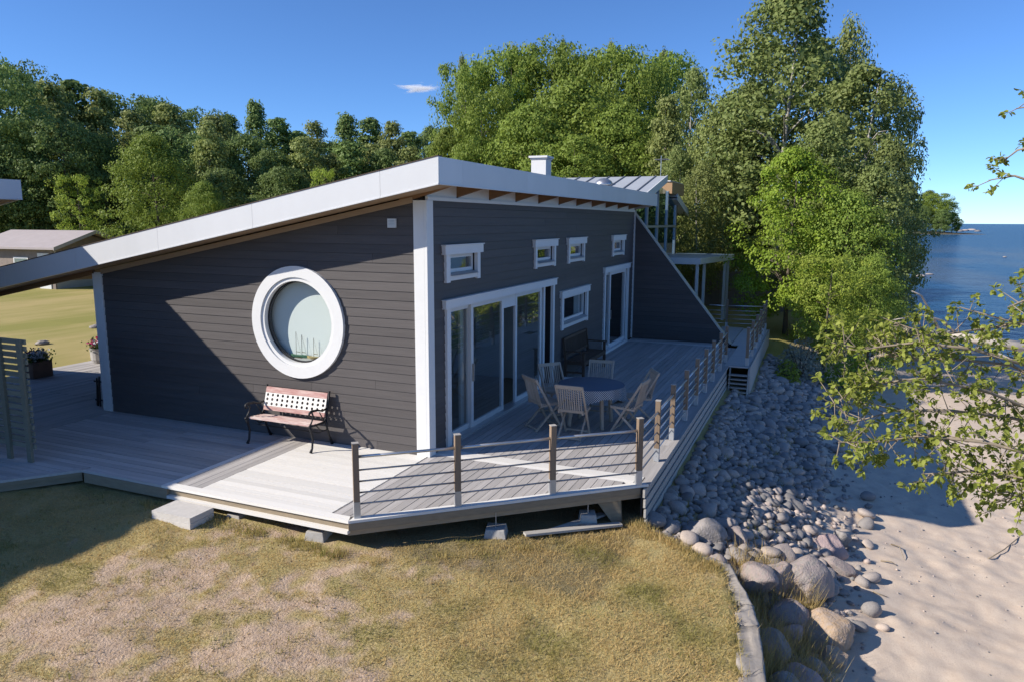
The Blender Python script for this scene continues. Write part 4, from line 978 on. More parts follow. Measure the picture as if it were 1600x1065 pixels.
def proto(key, kind, leaf, ncl, nlf, size, bark='bark', limbs=12, seed=1, up=.35, droop=0., r0=.018):
    g = np.random.default_rng(seed); P, O = crown_points(kind, g, ncl, nlf)
    HREF = 12.
    cr = leaf_mesh('crown', P*HREF, size, LF[leaf], g, up, None, O, .66, droop, link=False)
    me = trunk_mb(kind, g, HREF, r0*HREF, limbs); tm = bpy.data.meshes.new('trunk'); tm.from_pydata(me.v, [], me.f); tm.materials.append(MT[bark]); tm.polygons.foreach_set('use_smooth', [True]*len(tm.polygons)); tm.update()
    PROTO[key] = (tm, cr.data); bpy.data.objects.remove(cr)
proto('round1', 'round', 'oak', 330, 85, .19, seed=11); proto('round2', 'wide', 'oak', 360, 85, .19, seed=12); proto('round3', 'round', 'oak', 300, 85, .19, seed=13)
proto('wood1', 'round', 'wood', 260, 75, .22, seed=21); proto('wood2', 'narrow', 'wood', 200, 55, .24, seed=22); proto('wood3', 'wide', 'wood', 270, 75, .22, seed=23)
proto('birch1', 'narrow', 'birch', 190, 55, .21, 'birch_bark', seed=31, droop=.8, r0=.012); proto('birch2', 'droop', 'birch', 210, 60, .17, 'birch_bark', seed=32, droop=1., r0=.012)
proto('cone1', 'cone', 'wood', 230, 45, .21, seed=41); proto('cone2', 'narrow', 'birch', 200, 50, .22, seed=42)
proto('tall1', 'tall', 'aspen', 330, 62, .15, 'birch_bark', 18, seed=51, r0=.013); proto('tall2', 'tall', 'aspen', 300, 66, .15, 'birch_bark', 18, seed=52, r0=.013)
proto('maple1', 'wide', 'maple', 240, 110, .20, seed=61, up=.9); proto('lime1', 'round', 'lime', 130, 70, .22, seed=62); proto('bushy1', 'wide', 'oak', 320, 85, .18, seed=63)
LBL = dict(wood='dark broadleaf tree in the wood along the far side of the lawn', cone='slender pointed tree rising from the wood behind the lawn',
           birch='pale green birch at the edge of the wood behind the lawn')
def tree(key, px, top, dist, wpx, label, group, rz=None, base=None):
    p = at_dist(px, top, dist); zg = float(hgt(p[0], p[1]))
    h = p[2]-zg; dep = (np.array([p[0], p[1], 0])-np.array([CAM[0], CAM[1], 0]))@FWD
    wid = wpx*dep/F_PX
    tm, cm = PROTO[key]
    ref = {'round': .72, 'wide': .92, 'wood1': .72, 'wood2': .40, 'wood3': .92, 'birch1': .40, 'birch2': .52, 'cone1': .40, 'cone2': .40, 'tall1': .56, 'tall2': .56, 'maple1': .92, 'lime1': .72, 'bushy1': .92,
           'round1': .72, 'round2': .92, 'round3': .72}[key]*12
    r = thing('tree', label, 'tree', (p[0], p[1], zg-.1), random.uniform(0, 6.28) if rz is None else rz, group)
    r.name = {'birch': 'birch_tree', 'cone': 'slender_tree', 'tall': 'aspen_tree', 'maple': 'maple_tree', 'lime': 'young_tree', 'bushy': 'bushy_tree'}.get(key[:-1], 'broadleaf_tree')
    s = h/12/.985; sx_ = wid/ref; r.scale = (sx_, sx_, s)
    for nm, me in (('trunk', tm), ('crown', cm)):
        o = bpy.data.objects.new(nm, me); COL.objects.link(o); o.parent = r
    return r
G1 = 'trees of the wood behind the lawn'
for key, px, top, d, wp in [
    ('wood1', -25, 95, 58, 140), ('wood1', 25, 108, 66, 110), ('birch1', 75, 128, 62, 90), ('wood2', 115, 126, 68, 95), ('birch1', 150, 140, 66, 80), ('wood1', 195, 152, 70, 110),
    ('wood3', 235, 158, 72, 110), ('cone2', 262, 165, 66, 80), ('wood1', 300, 172, 70, 95), ('birch1', 335, 180, 64, 70), ('cone1', 357, 178, 72, 60), ('cone1', 398, 158, 66, 62), ('wood2', 432, 184, 70, 70),
    ('wood2', 465, 205, 72, 70), ('birch1', 490, 190, 60, 62), ('wood2', 515, 222, 74, 70), ('cone1', 541, 178, 68, 66), ('wood2', 577, 184, 70, 62), ('birch1', 612, 190, 64, 60), ('wood2', 640, 205, 70, 66), ('wood3', 672, 200, 72, 80),
    ('wood3', 20, 200, 58, 150), ('wood1', 95, 190, 55, 110), ('wood3', 150, 215, 57, 120), ('wood2', 240, 195, 56, 100), ('birch1', 205, 175, 58, 80), ('wood1', 290, 205, 56, 110), ('birch1', 325, 190, 53, 66), ('wood3', 380, 212, 56, 120),
    ('wood3', 420, 235, 54, 100), ('birch1', 470, 215, 54, 66), ('wood2', 545, 222, 56, 80), ('birch1', 515, 240, 54, 60), ('birch1', 580, 225, 58, 66), ('wood3', 600, 235, 56, 90), ('birch1', 640, 230, 55, 66), ('wood2', 678, 225, 54, 70),
    ('wood3', 60, 260, 57, 140), ('wood3', 350, 265, 47, 120), ('wood3', 440, 262, 50, 120), ('wood3', -30, 250, 56, 130)]:
    k = {'wood': 'wood', 'cone': 'cone', 'birch': 'birch'}[key[:-1]]
    tree(key, px, top, d, wp*1.3, LBL[k], G1+' '+k)
tree('bushy1', 238, 212, 46, 180, 'large rounded mid green tree in front of the wood beside the small garden house', None)
tree('lime1', 118, 272, 52, 78, 'small bright yellow green tree just behind the small garden house', None)
tree('bushy1', 320, 285, 41, 110, 'low broad green tree in front of the wood above the white roof edge', None)
tree('lime1', 505, 262, 44, 42, 'tiny bright sapling in front of the birches above the white roof edge', None)
G2 = 'alders behind the house'
for key, px, top, d, wp in [('round3', 730, 100, 52, 120), ('round1', 795, 84, 54, 110), ('round1', 855, 72, 56, 130), ('round3', 905, 92, 52, 100), ('round1', 955, 80, 54, 130), ('round3', 1030, 88, 56, 120), ('round1', 1000, 105, 50, 90),
    ('round2', 700, 200, 47, 130), ('round3', 755, 135, 47, 130), ('round2', 900, 125, 46, 220), ('round2', 830, 165, 43, 170), ('round2', 970, 165, 43, 170), ('round2', 740, 215, 43, 140), ('round2', 1010, 215, 42, 140), ('round2', 900, 215, 40, 180)]:
    tree(key, px, top, d, wp*(1.3 if px > 760 else .95), 'full green alder in the tall clump of trees behind the house', G2)
for px, top, d, wp in ((803, 76, 57, 62), (955, 70, 58, 58), (1038, 82, 58, 66), (880, 66, 59, 50), (722, 92, 55, 60)): tree('tall2', px, top, d, wp, 'thin pointed tree top sticking out above the alder clump', 'tree tops above the alders')
G3 = 'birches beside the alders'
for key, px, top, d, wp in [('tall2', 1085, 110, 44, 130), ('birch1', 1045, 150, 40, 90), ('birch2', 1110, 190, 37, 110), ('tall1', 1060, 230, 36, 100), ('birch2', 1150, 200, 39, 110), ('birch2', 1095, 260, 34, 110)]:
    tree(key, px, top, d, wp, 'pale leafy birch or aspen behind the metal gable roof', G3)
# big group by the shore
tree('tall1', 1238, -28, 36, 290, 'tallest loose-crowned aspen of the group by the shore', None, .4)
tree('birch2', 1332, 40, 40, 110, 'dark drooping tree top beside the tallest aspen by the shore', None, 2.)
tree('birch2', 1405, 132, 38, 125, 'drooping birch leaning over the water at the edge of the shore group', None, 1.)
tree('tall2', 1350, 105, 33, 240, 'broad leafy aspen in front of the drooping birch by the shore', None, 3.)
tree('tall2', 1290, 190, 30, 190, 'leafy aspen between the bright green maple and the water', None, 5.)
tree('tall1', 1370, 260, 29, 170, 'low leafy aspen overhanging the beach beside the water', None, 2.2)
tree('tall2', 1175, 130, 40, 130, 'aspen just left of the tallest aspen, behind the bright green maple', None, 1.2)
tree('tall1', 1140, 150, 37, 170, 'slim aspen between the alder clump and the tallest aspen', None, 4.)
tree('tall2', 1200, 60, 41, 170, 'aspen rising close behind the left side of the tallest aspen', None, 2.7)
tree('tall1', 1275, 60, 39, 190, 'aspen filling the gap between the tallest aspen and the drooping tree top', None, 1.7)
tree('tall2', 1395, 215, 31, 150, 'aspen at the water side of the shore group, below the drooping birch', None, .3)
tree('bushy1', 1330, 300, 28, 200, 'broad mid green tree in front of the shore aspens, over the beach', None, 1.9)
tree('maple1', 1246, 232, 28.5, 200, 'dense bright green maple beside the canopy and the walkway', None, 1.)
tree('lime1', 1300, 395, 24.5, 130, 'low bright green bush under the trees by the beach', None, .5)
tree('bushy1', 1370, 400, 26, 130, 'low dark green bush under the trees at the waterline', None, .5)
# silvery shrub
def shrub(name, px, py, dist, wpx, hpx, leaf, n, size, label):
    p = at_dist(px, py, dist); zg = float(hgt(p[0], p[1])); dep = dist*.9
    W2, H2 = wpx*dep/F_PX/2, hpx*dep/F_PX
    g = np.random.default_rng(int(px)); r = thing(name, label, 'shrub', (p[0], p[1], zg-.03))
    d = g.normal(size=(n, 3)); d /= np.linalg.norm(d, axis=1)[:, None]; d[:, 2] = abs(d[:, 2]); rad = g.uniform(.35, 1, n)**.5*(1+.5*(fbm(d[:, 0]*3+9, d[:, 1]*3+d[:, 2]*3, 3)-.5))
    leaf_mesh('foliage', d*rad[:, None]*(W2, W2, H2), size, LF[leaf], g, .4, r, d*.6)
    m = MB()
    for k in range(7):
        t = 6.28*k/7; m.tube([(0, 0, 0), (.3*W2*math.cos(t), .3*W2*math.sin(t), .4*H2), (.7*W2*math.cos(t), .7*W2*math.sin(t), .8*H2)], [.03, .02, .006], 5)
    m.build('stem', MT['bark'], r)
shrub('silver_shrub', 1255, 500, 22.5, 80, 66, 'silver', 1300, .09, 'silvery grey leaved shrub by the trestle at the top of the beach')
shrub('green_shrub', 1235, 520, 21.5, 44, 38, 'lime', 600, .09, 'small yellow green shrub between the walkway and the trestle')
shrub('green_shrub', 1330, 520, 23, 90, 75, 'maple', 1300, .10, 'green shrub behind the bleached log at the top of the beach')

# fallen bleached log on its trestle
p0 = at_z(1262, 541, -1.25); p0 = np.array([p0[0], p0[1], float(hgt(p0[0], p0[1]))])
tr = thing('log_trestle', 'three-legged pale timber trestle holding up a bleached log', 'trestle', p0)
for dx, dy in ((-.55, .45), (-.25, -.65), (.7, .0)):
    zz = float(hgt(p0[0]+dx, p0[1]+dy))-p0[2]; MB().tube([(dx, dy, zz-.05), (dx*.12, dy*.12, .78)], .055, 7).build('leg', MT['trestle'], tr)
top = p0+(0, 0, .84)
a1 = at_depth(1330, 512, (top-CAM)@FWD-.4); e1 = at_depth(1480, 523, 23); e2 = at_depth(1640, 548, 22)
lg = thing('fallen_log', 'long bleached fallen tree trunk lying above the beach on a trestle', 'log', top)
MB().tube([np.zeros(3)-(0.3, -.35, 0), a1-top, (a1+e1)/2-top+(0, 0, .05), e1-top, e2-top], [.10, .11, .12, .13, .17], 8).build('trunk', MT['log'], lg, True)
for (x0, y0), mids in (((1500, 525), [(1470, 500), (1440, 492), (1395, 500)]), ((1470, 521), [(1455, 490), (1440, 462), (1425, 455)]), ((1450, 520), [(1400, 545), (1360, 560)]), ((1520, 528), [(1545, 545), (1590, 566), (1640, 572)])):
    dp = (e1-CAM)@FWD
    MB().tube([at_depth(x0, y0, dp)-top]+[at_depth(x, y, dp-.25*(i+1))-top for i, (x, y) in enumerate(mids)], [.05, .04, .03, .015][:len(mids)+1], 6).build('branch', MT['log'], lg, True)

# headland across the bay
hx = [at_dist(px, 360, 470) for px in (1380, 1425, 1470, 1508)]
hd = MB(); vv = []; ff = []
N = 40
c_ = at_dist(1400, 360, 480)
dirv = np.array([RGT[0], RGT[1], 0]); dirv /= np.linalg.norm(dirv); dpv = np.array([FWD[0], FWD[1], 0]); dpv /= np.linalg.norm(dpv)
for i in range(N):
    for j in range(9):
        u = -1+2*i/(N-1); v_ = -1+2*j/8
        prof = max(0, 1-abs(u)**3)*max(0, 1-v_*v_)
        p = np.array([c_[0], c_[1], 0])+dirv*u*48+dpv*v_*40; p[2] = SEA-.4+prof*2.3*(1-.5*max(0, u))+.5*(fbm(np.array(u*9.), np.array(v_*4.), 4)-.5); vv.append(p)
for i in range(N-1):
    for j in range(8): a = i*9+j; ff.append((a, a+9, a+10, a+1))
tag(hd.add(vv, ff).build('headland', mat('headland_ground', (.13, .11, .07), .9, nscale=.2, namt=.4), None, True), kind='structure')
for i, (px, top_, d, wp, key) in enumerate([(1432, 314, 470, 52, 'round1'), (1452, 299, 474, 56, 'round2'), (1468, 303, 468, 46, 'round3'), (1480, 316, 470, 34, 'round1'), (1490, 332, 470, 26, 'round2'), (1497, 342, 470, 16, 'round3'), (1420, 325, 476, 40, 'round2'), (1445, 322, 462, 34, 'wood3'), (1473, 328, 460, 34, 'wood3')]):
    p = at_dist(px, top_, d); h = p[2]-(-1.6); wid = wp*((p-CAM)@FWD)/F_PX; tm, cm = PROTO[key]
    r = thing('headland_tree', 'rounded tree in the clump on the far headland across the water', 'tree', (p[0], p[1], -1.7), i, 'trees on the headland')
    s = h/12; ref = (.92 if key in ('round2', 'wood3') else .72)*12; r.scale = (wid/ref, wid/ref, s*1.02)
    for nm, me in (('trunk', tm), ('crown', cm)):
        o = bpy.data.objects.new(nm, me); COL.objects.link(o); o.parent = r

# ------------------------------------------------------------------ stones
def rock(k, sub, ncut, lo, hi, am):
    g = np.random.default_rng(100+k); bm = bmesh.new(); bmesh.ops.create_icosphere(bm, subdivisions=sub, radius=1)
    ax = g.uniform(.75, 1.2, 3); ax[2] *= .8; off = g.uniform(0, 50, 2); cuts = g.normal(size=(ncut, 3)); cuts /= np.linalg.norm(cuts, axis=1)[:, None]; lim = g.uniform(lo, hi, ncut)
    for v in bm.verts:
        p = np.array(v.co)
        for c, l in zip(cuts, lim):
            dt = p@c-l
            if dt > 0: p = p-c*dt*.92
        p = p*(1+am*(float(fbm(np.array(p[0]*1.8+off[0]), np.array(p[1]*1.8+p[2]*1.3+off[1]), k))-.5)); v.co = Vector(p*ax)
    me = bpy.data.meshes.new('stone'); bm.to_mesh(me); bm.free(); me.polygons.foreach_set('use_smooth', [True]*len(me.polygons)); me.materials.append(MT['stone']); return me
SM = [rock(k, 2, 7, .66, .92, .22) for k in range(12)]
BM = [rock(40+k, 4, 11, .60, .92, .30) for k in range(8)]
cand = []; cells = {}
def free(x, y, r):
    cx_, cy_ = int(x//.35), int(y//.35)
    for i in range(cx_-2, cx_+3):
        for j in range(cy_-2, cy_+3):
            for (a, b, c) in cells.get((i, j), ()):
                if (a-x)**2+(b-y)**2 < ((c+r)*.80)**2: return False
    return True
BOULD = [(-2.1, -5.25, .25, 'grey boulder tucked against the long kerb stone in dry grass'), (-2.6, -5.45, .22, 'low pink boulder beside the farthest kerb stone'), (.30, -5.02, .26, 'brown boulder squeezed between the pale boulder and the largest one'), (-.15, -5.18, .24, 'dark shaded boulder in the gap below the lawn corner'),
         (-1.25, -5.05, .26, 'flat grey boulder below the kerb stones among dry grass'), (-.62, -5.22, .23, 'pinkish boulder between dry grass tufts below the kerb'), (-.25, -5.60, .30, 'rust coloured rounded boulder at the edge of the sand beside dry grass'),
         (.12, -4.78, .26, 'pale boulder standing next to the kerb stone corner'), (.50, -5.30, .34, 'largest lichen-covered boulder with moss on top at the sand edge'), (-1.75, -5.35, .24, 'pink granite boulder partly covered by grass near the lawn kerb'),
         (-.75, -5.72, .22, 'square-edged orange brown boulder sitting on the sand'), (1.35, -5.62, .20, 'small grey boulder in a row at the foot of the stone slope'), (1.72, -5.80, .27, 'big rounded grey boulder at the sunlit foot of the stone slope'),
         (2.25, -5.72, .29, 'pinkish split boulder at the sunlit foot of the stone slope'), (.95, -4.45, .24, 'dark rounded boulder at the top of the slope by the lawn corner'), (.62, -4.02, .22, 'round grey boulder touching the lawn grass'),
         (.05, -4.25, .18, 'small brown boulder at the lawn corner'), (1.15, -5.05, .22, 'flat topped pale boulder behind the largest lichen-covered boulder'), (2.75, -5.85, .25, 'grey boulder with a long shadow on the sand'),
         (-1.15, -5.55, .19, 'small pale boulder half buried at the sand edge below the kerb')]
bmd = []
for i, (x, y, s, lb) in enumerate(BOULD):
    s *= .98 if x < .7 else .78
    o = bpy.data.objects.new('boulder', BM[i % 8].copy()); o.data.materials[0] = MT[{0: 'boulder', 1: 'boulder_pink', 2: 'boulder_rust', 5: 'boulder_pink', 6: 'boulder_rust', 9: 'boulder_pink'}.get(i-4, 'boulder_pink' if i == 1 else 'boulder')]; COL.objects.link(o)
    o.location = (x, y, float(hgt(x, y))+s*.34); o.scale = (s*1.2, s*random.uniform(.9, 1.2), s*random.uniform(1.0, 1.3)); o.rotation_euler = (random.uniform(-.4, .4), random.uniform(-.4, .4), random.uniform(0, 6)); tag(o, lb, 'boulder')
    cells.setdefault((int(x//.35), int(y//.35)), []).append((x, y, s*.9))
tries = 0
while tries < 60000:
    tries += 1
    x = random.uniform(-.1, 14.5); y = random.uniform(-6.4, -3.36)
    d = float(edge_y(np.array(x)))-y
    if d < .08 and x < 9.2: continue
    if x > 9 and y > -3.95: continue
    n = float(fbm(np.array(x*.7), np.array(y*.9), 61)); inner = 2.2+.2*math.sin(x*1.3)
    dens = 1.0 if d < 1.35 else max(0, 1-(d-1.35)/max(.1, inner-1.35)*.75)
    if 3.4 < x < 10 and d > 1.15: dens *= .16+.9*max(0, n-.5)
    if 1.6 < x < 4.3 and 1.3 < d < 2.5: dens = 1
    if d > inner: dens = .004
    if random.random() > dens: continue
    r = random.choice([.05, .06, .07, .075, .08, .09, .10, .11, .13])*(1 if x < 7 else 1.15)
    if not free(x, y, r): continue
    cells.setdefault((int(x//.35), int(y//.35)), []).append((x, y, r)); cand.append((x, y, r))
cand.sort(key=lambda c: -c[2]/math.hypot(c[0]-CAM[0], c[1]-CAM[1]))
for (x, y, r) in cand[:284]:
    o = bpy.data.objects.new('slope_stone', random.choice(SM)); COL.objects.link(o)
    d = float(edge_y(np.array(x)))-y
    o.location = (x, y, float(hgt(x, y))+r*random.uniform(.30, .55)); s = r*1.12; o.scale = (s*random.uniform(.9, 1.25), s*random.uniform(.9, 1.2), s*random.uniform(.7, .95)); o.rotation_euler = (random.uniform(-.35, .35), random.uniform(-.35, .35), random.uniform(0, 6.28))
    lit = 1.5 < x < 4.3 and d > 1.45
    tag(o, 'rounded stone in the sunlit patch at the foot of the stone slope' if lit else 'rounded grey stone on the shaded bank beside the deck', 'stone', 'sunlit slope stones' if lit else 'shaded slope stones')
bm = bmesh.new(); bmesh.ops.create_icosphere(bm, subdivisions=2, radius=1); bm.verts.ensure_lookup_table()
iv = np.array([v.co for v in bm.verts]); itf = np.array([[v.index for v in f.verts] for f in bm.faces]); bm.free()
V = []; T = []; A = []
SMV = [np.array([v.co for v in me_.vertices]) for me_ in SM]
rest = cand[284:]
# pebbles between
for k in range(2600):
    x = random.uniform(-.1, 14.5); y = random.uniform(-6.1, -3.4); d = float(edge_y(np.array(x)))-y
    if d < .05 or d > 3.0 or (x > 9 and y > -3.95) or random.random() < max(0, d-1.6)*.6: continue
    rest.append((x, y, random.uniform(.02, .06)))
for k in range(260):
    x = random.uniform(-1.5, 8); y = random.uniform(-9.5, -5.6)
    rest.append((x, y, random.choice([.008, .01, .012, .015, .022])))
RX = np.array([c[0] for c in rest]); RY = np.array([c[1] for c in rest]); RZ = hgt(RX, RY)
for k, (x, y, r) in enumerate(rest):
    g = np.random.default_rng(k+5); v = SMV[k % 12] if r > .06 else iv[:12]
    v = v*(1+.22*(g.random(len(v))[:, None]-.5)*.6)*g.uniform(.8, 1.2, 3); t = g.uniform(0, 6.28); R_ = np.array([[math.cos(t), -math.sin(t), 0], [math.sin(t), math.cos(t), 0], [0, 0, .8]])
    if r > .06: fa = itf
    else: fa = None
    if fa is None:
        bmv = iv[:12]; v = v[:12]
        fa = ICO if 'ICO' in globals() else None
        if fa is None:
            b3 = bmesh.new(); bmesh.ops.create_icosphere(b3, subdivisions=1, radius=1); globals()['ICOV'] = np.array([q.co for q in b3.verts]); globals()['ICO'] = np.array([[q.index for q in f.verts] for f in b3.faces]); b3.free(); fa = ICO
        v = ICOV*g.uniform(.8, 1.2, 3)
    n0 = sum(len(q) for q in V[-1:]) if False else None
    V.append((v@R_.T)*r*1.1+(x, y, RZ[k]+r*.35)); T.append(fa); A.append(np.full(len(fa), g.random()))
off = np.cumsum([0]+[len(v) for v in V[:-1]]); VV = np.concatenate(V); FF = np.concatenate([f+o for f, o in zip(T, off)])
me = bpy.data.meshes.new('bank_stones'); me.vertices.add(len(VV)); me.vertices.foreach_set('co', VV.astype(np.float32).ravel()); me.loops.add(FF.size); me.loops.foreach_set('vertex_index', FF.astype(np.int32).ravel())
me.polygons.add(len(FF)); me.polygons.foreach_set('loop_start', (np.arange(len(FF))*3).astype(np.int32)); me.polygons.foreach_set('use_smooth', np.ones(len(FF), bool))
at_ = me.attributes.new('tint', 'FLOAT', 'FACE'); at_.data.foreach_set('value', np.concatenate(A).astype(np.float32)); me.update(calc_edges=True); me.materials.append(MT['stone_mass'])
o = bpy.data.objects.new('bank_stones', me); COL.objects.link(o); tag(o, 'smaller stones and pebbles filling the bank between the deck and the sand', 'stones', kind='stuff')
# spit and shore rocks in the water
for i, (px, py, s, lb) in enumerate([(1508, 361, 2.6, 0), (1518, 360, 2.2, 0), (1528, 362, 2., 0), (1499, 362, 3., 0), (1436, 432, .45, 1), (1452, 429, .3, 1), (1570, 402, .35, 2)]):
    p = at_z(px, py, SEA); o = bpy.data.objects.new('shore_rock', SM[i]); COL.objects.link(o); o.location = (p[0], p[1], SEA+s*.1); o.scale = (s*1.5, s*1.2, s*.6); o.rotation_euler = (0, 0, i)
    tag(o, ['dark rock in the low spit off the tip of the far headland', 'pale rock at the waterline beside the shore trees', 'low reddish rock awash in the open bay'][lb], 'rock', ['spit rocks', 'waterline rocks', None][lb])
# kerb stones along the lawn edge
for i, (pts, lb) in enumerate([([(-.62, -4.02), (-.46, -4.10), (-.60, -4.50), (-.80, -4.38)], 'kerb stone at the corner of the lawn'), ([(-.80, -4.38), (-.66, -4.52), (-1.50, -4.83), (-1.55, -4.62)], 'long kerb stone with grass creeping over it, next to the lawn corner'),
                               ([(-2.02, -4.72), (-1.96, -4.95), (-3.35, -5.12), (-3.4, -4.90)], 'bare grey kerb stone farthest from the lawn corner'), ([(-1.59, -4.66), (-1.53, -4.86), (-1.95, -4.94), (-1.99, -4.73)], 'short kerb stone between two long ones at the lawn edge')]):
    z = -.565+random.uniform(-.02, .01); c = np.mean(pts, 0)
    m = MB().prism([(x-c[0], y-c[1], -.75) for x, y in pts], (0, 0, .75)); o = m.build('kerb_stone', MT['kerb']); bmk = bmesh.new(); bmk.from_mesh(o.data); bmesh.ops.subdivide_edges(bmk, edges=bmk.edges[:], cuts=9, use_grid_fill=True)
    for v in bmk.verts:
        nn = float(fbm(np.array(v.co.x*6+i*5), np.array(v.co.y*6+v.co.z*4), 91, 3))-.5; n2_ = float(fbm(np.array(v.co.x*17+i*5), np.array(v.co.y*17-v.co.z*9), 93, 2))-.5
        v.co += Vector((.05*nn, .10*nn, (.07*nn+.03*n2_)))
    for f in bmk.faces: f.smooth = True
    bmk.to_mesh(o.data); bmk.free(); o.location = (c[0], c[1], z); o.rotation_euler = (random.uniform(-.02, .02), random.uniform(-.02, .02), 0); tag(o, lb, 'kerb')
# loose planks under the deck
for i, (a, b, lb) in enumerate([((-1.2, -2.05), (-.25, -3.05), 'long loose plank lying on the ground under the railing side of the deck'), ((-.95, -2.3), (-.05, -2.75), 'shorter loose plank in the shade behind the long one under the deck')]):
    z0, z1 = float(hgt(*a))+.05, float(hgt(*b))+.05; o = MB().beam((0, 0, 0), (b[0]-a[0], b[1]-a[1], z1-z0), .10, .03).build('loose_plank', MT['grey_wood']); o.location = (a[0], a[1], z0); tag(o, lb, 'plank')

# driftwood sticks on the sand
for i, (pl, lb) in enumerate([([(1392, 858), (1404, 868), (1412, 884)], 'short dark stick lying on the open sand'), ([(1545, 872), (1570, 855), (1590, 835), (1600, 828)], 'long curved dead twig lying on the sand at the right'), ([(1362, 945), (1385, 950)], 'thin dry twig on the sand beside the boulders'), ([(1375, 888), (1392, 893), (1400, 895)], 'small grey scrap of driftwood on the sand')]):
    P = [at_z(a, b, -1.72) for a, b in pl]; P = [np.array([p[0], p[1], float(hgt(p[0], p[1]))+.012]) for p in P]
    if len(P) > 2: P[1][2] += .03
    o = tag(MB().tube([p-P[0] for p in P], [.012]+[.009]*(len(P)-2)+[.004], 6).build('driftwood_stick', MT['twig'], None, True), lb, 'stick'); o.location = P[0]

# ------------------------------------------------------------------ grass
def on_deck(x, y):
    d1 = (x > -2.52) & (y < 12) & (y > -3.3) & ((x-(-2.52))*2.99+(y+.33)*2.66 > 0)
    d2 = (x <= -2.52) & (y > 4.19+(-2.52-x)*.81)
    return d1 | d2
def blades(name, x, y, h, wd_, green, lean, seed, label, cat, zoff=0):
    g = np.random.default_rng(seed); n = len(x); z = hgt(x, y)-.004+zoff; t = g.uniform(0, 6.28, n); u = np.stack([np.cos(t), np.sin(t)], 1)*wd_[:, None]/2
    l = g.normal(size=(n, 2))*lean*h[:, None]
    v = np.zeros((n, 3, 3)); v[:, 0, :2] = np.stack([x, y], 1)-u; v[:, 1, :2] = np.stack([x, y], 1)+u; v[:, 2, :2] = np.stack([x, y], 1)+l; v[:, 0, 2] = z; v[:, 1, 2] = z; v[:, 2, 2] = z+h
    me = bpy.data.meshes.new(name); me.vertices.add(3*n); me.vertices.foreach_set('co', v.astype(np.float32).ravel()); me.loops.add(3*n); me.loops.foreach_set('vertex_index', np.arange(3*n, dtype=np.int32))
    me.polygons.add(n); me.polygons.foreach_set('loop_start', (np.arange(n)*3).astype(np.int32)); a = me.attributes.new('tint', 'FLOAT', 'FACE'); a.data.foreach_set('value', np.clip(green+g.normal(0, .12, n), 0, 1).astype(np.float32))
    me.update(calc_edges=True); me.materials.append(LF['grass']); o = bpy.data.objects.new(name, me); COL.objects.link(o); return tag(o, label, cat, kind='stuff')
g = np.random.default_rng(5); N = 420000
x = g.uniform(-8.2, .1, N); y = g.uniform(-5.0, 5.2, N)
keep = (~on_deck(x+.03, y)) & (edge_y(x)-y < .05) & (x < .0)
br = bare_mask(x, y); keep &= g.random(N) < np.clip(1.05-br*.85, .05, 1)*np.clip(-.1+1.9*fbm(x*3.3, y*3.3, 71), .12, 1)
x, y, br = x[keep], y[keep], br[keep]
gr_ = np.clip((fbm(x*1.6+8, y*1.6, 77)-.50)*3.2+.12*sstep(-.5, -2.5, y), 0, .8)*(1-.7*br)
h = g.uniform(.012, .034, len(x))*(1+1.0*sstep(-1, -3, y)*.6+.5*gr_)
blades('lawn_grass', x, y, h, g.uniform(.004, .009, len(x)), gr_, .9, 6, 'short dry yellow lawn grass with greener patches in front of the deck', 'grass')
n_ = 2600; lx, ly = g.uniform(-7.5, -.6, n_), g.uniform(-4.8, 4, n_); ok_ = (~on_deck(lx, ly)) & (edge_y(lx)-ly < 0); lx, ly = lx[ok_], ly[ok_]
tag(leaf_mesh('leaf_litter', np.stack([lx, ly, hgt(lx, ly)+.012], 1), .028, mat('dry_litter', (.24, .15, .085), .9), g, 2.5, None, None, .45), 'scattered dry brown leaf and twig litter over the lawn', 'litter', kind='stuff')
# longer tufts at edges
TX, TY, TH, TG = [], [], [], []
def tuft(cx_, cy_, n, r, hh, gg):
    TX.append(cx_+g.normal(0, r, n)); TY.append(cy_+g.normal(0, r, n)); TH.append(g.uniform(.4, 1, n)*hh); TG.append(np.full(n, gg))
for k in range(70):
    yy = g.uniform(-.4, 2.8); tuft(-2.56-g.uniform(0, .25), yy, 22, .05, .10, g.uniform(.3, .9))
for k in range(80):
    t = g.uniform(0, 1.1); tuft(-2.52+2.66*t-.15-g.uniform(0, .3), -.33-2.99*t-.15-g.uniform(0, .25), 20, .06, .075, g.uniform(.1, .6))
for k in range(60):
    xx = g.uniform(-1.0, .05); tuft(xx, float(edge_y(np.array(xx)))+g.uniform(0, .35), 22, .06, .12, g.uniform(.0, .5))
for k in range(120):
    xx = g.uniform(-3.2, .5); tuft(xx, float(edge_y(np.array(max(xx, -3.2) if xx < -.8 else -.8)))-g.uniform(.12, 1.05), 40, .07, .46, g.uniform(0, .45))
for k in range(120):
    xx, yy = g.uniform(-6.5, -2.7), g.uniform(-4.6, 3.6); tuft(xx, yy, 18, .05, .06, g.uniform(.6, 1))
for k in range(40):
    xx = g.uniform(.4, 9); yy = g.uniform(-5.2, -3.5); tuft(xx, yy, 26, .06, .2, g.uniform(.4, 1))
TX, TY, TH, TG = map(np.concatenate, (TX, TY, TH, TG)); kp = ~on_deck(TX, TY); TX, TY, TH, TG = TX[kp], TY[kp], TH[kp], TG[kp]
blades('grass_tufts', TX, TY, TH, np.full(len(TX), .009), TG, .35, 8, 'longer grass tufts along the deck edge, kerb and boulders', 'grass')

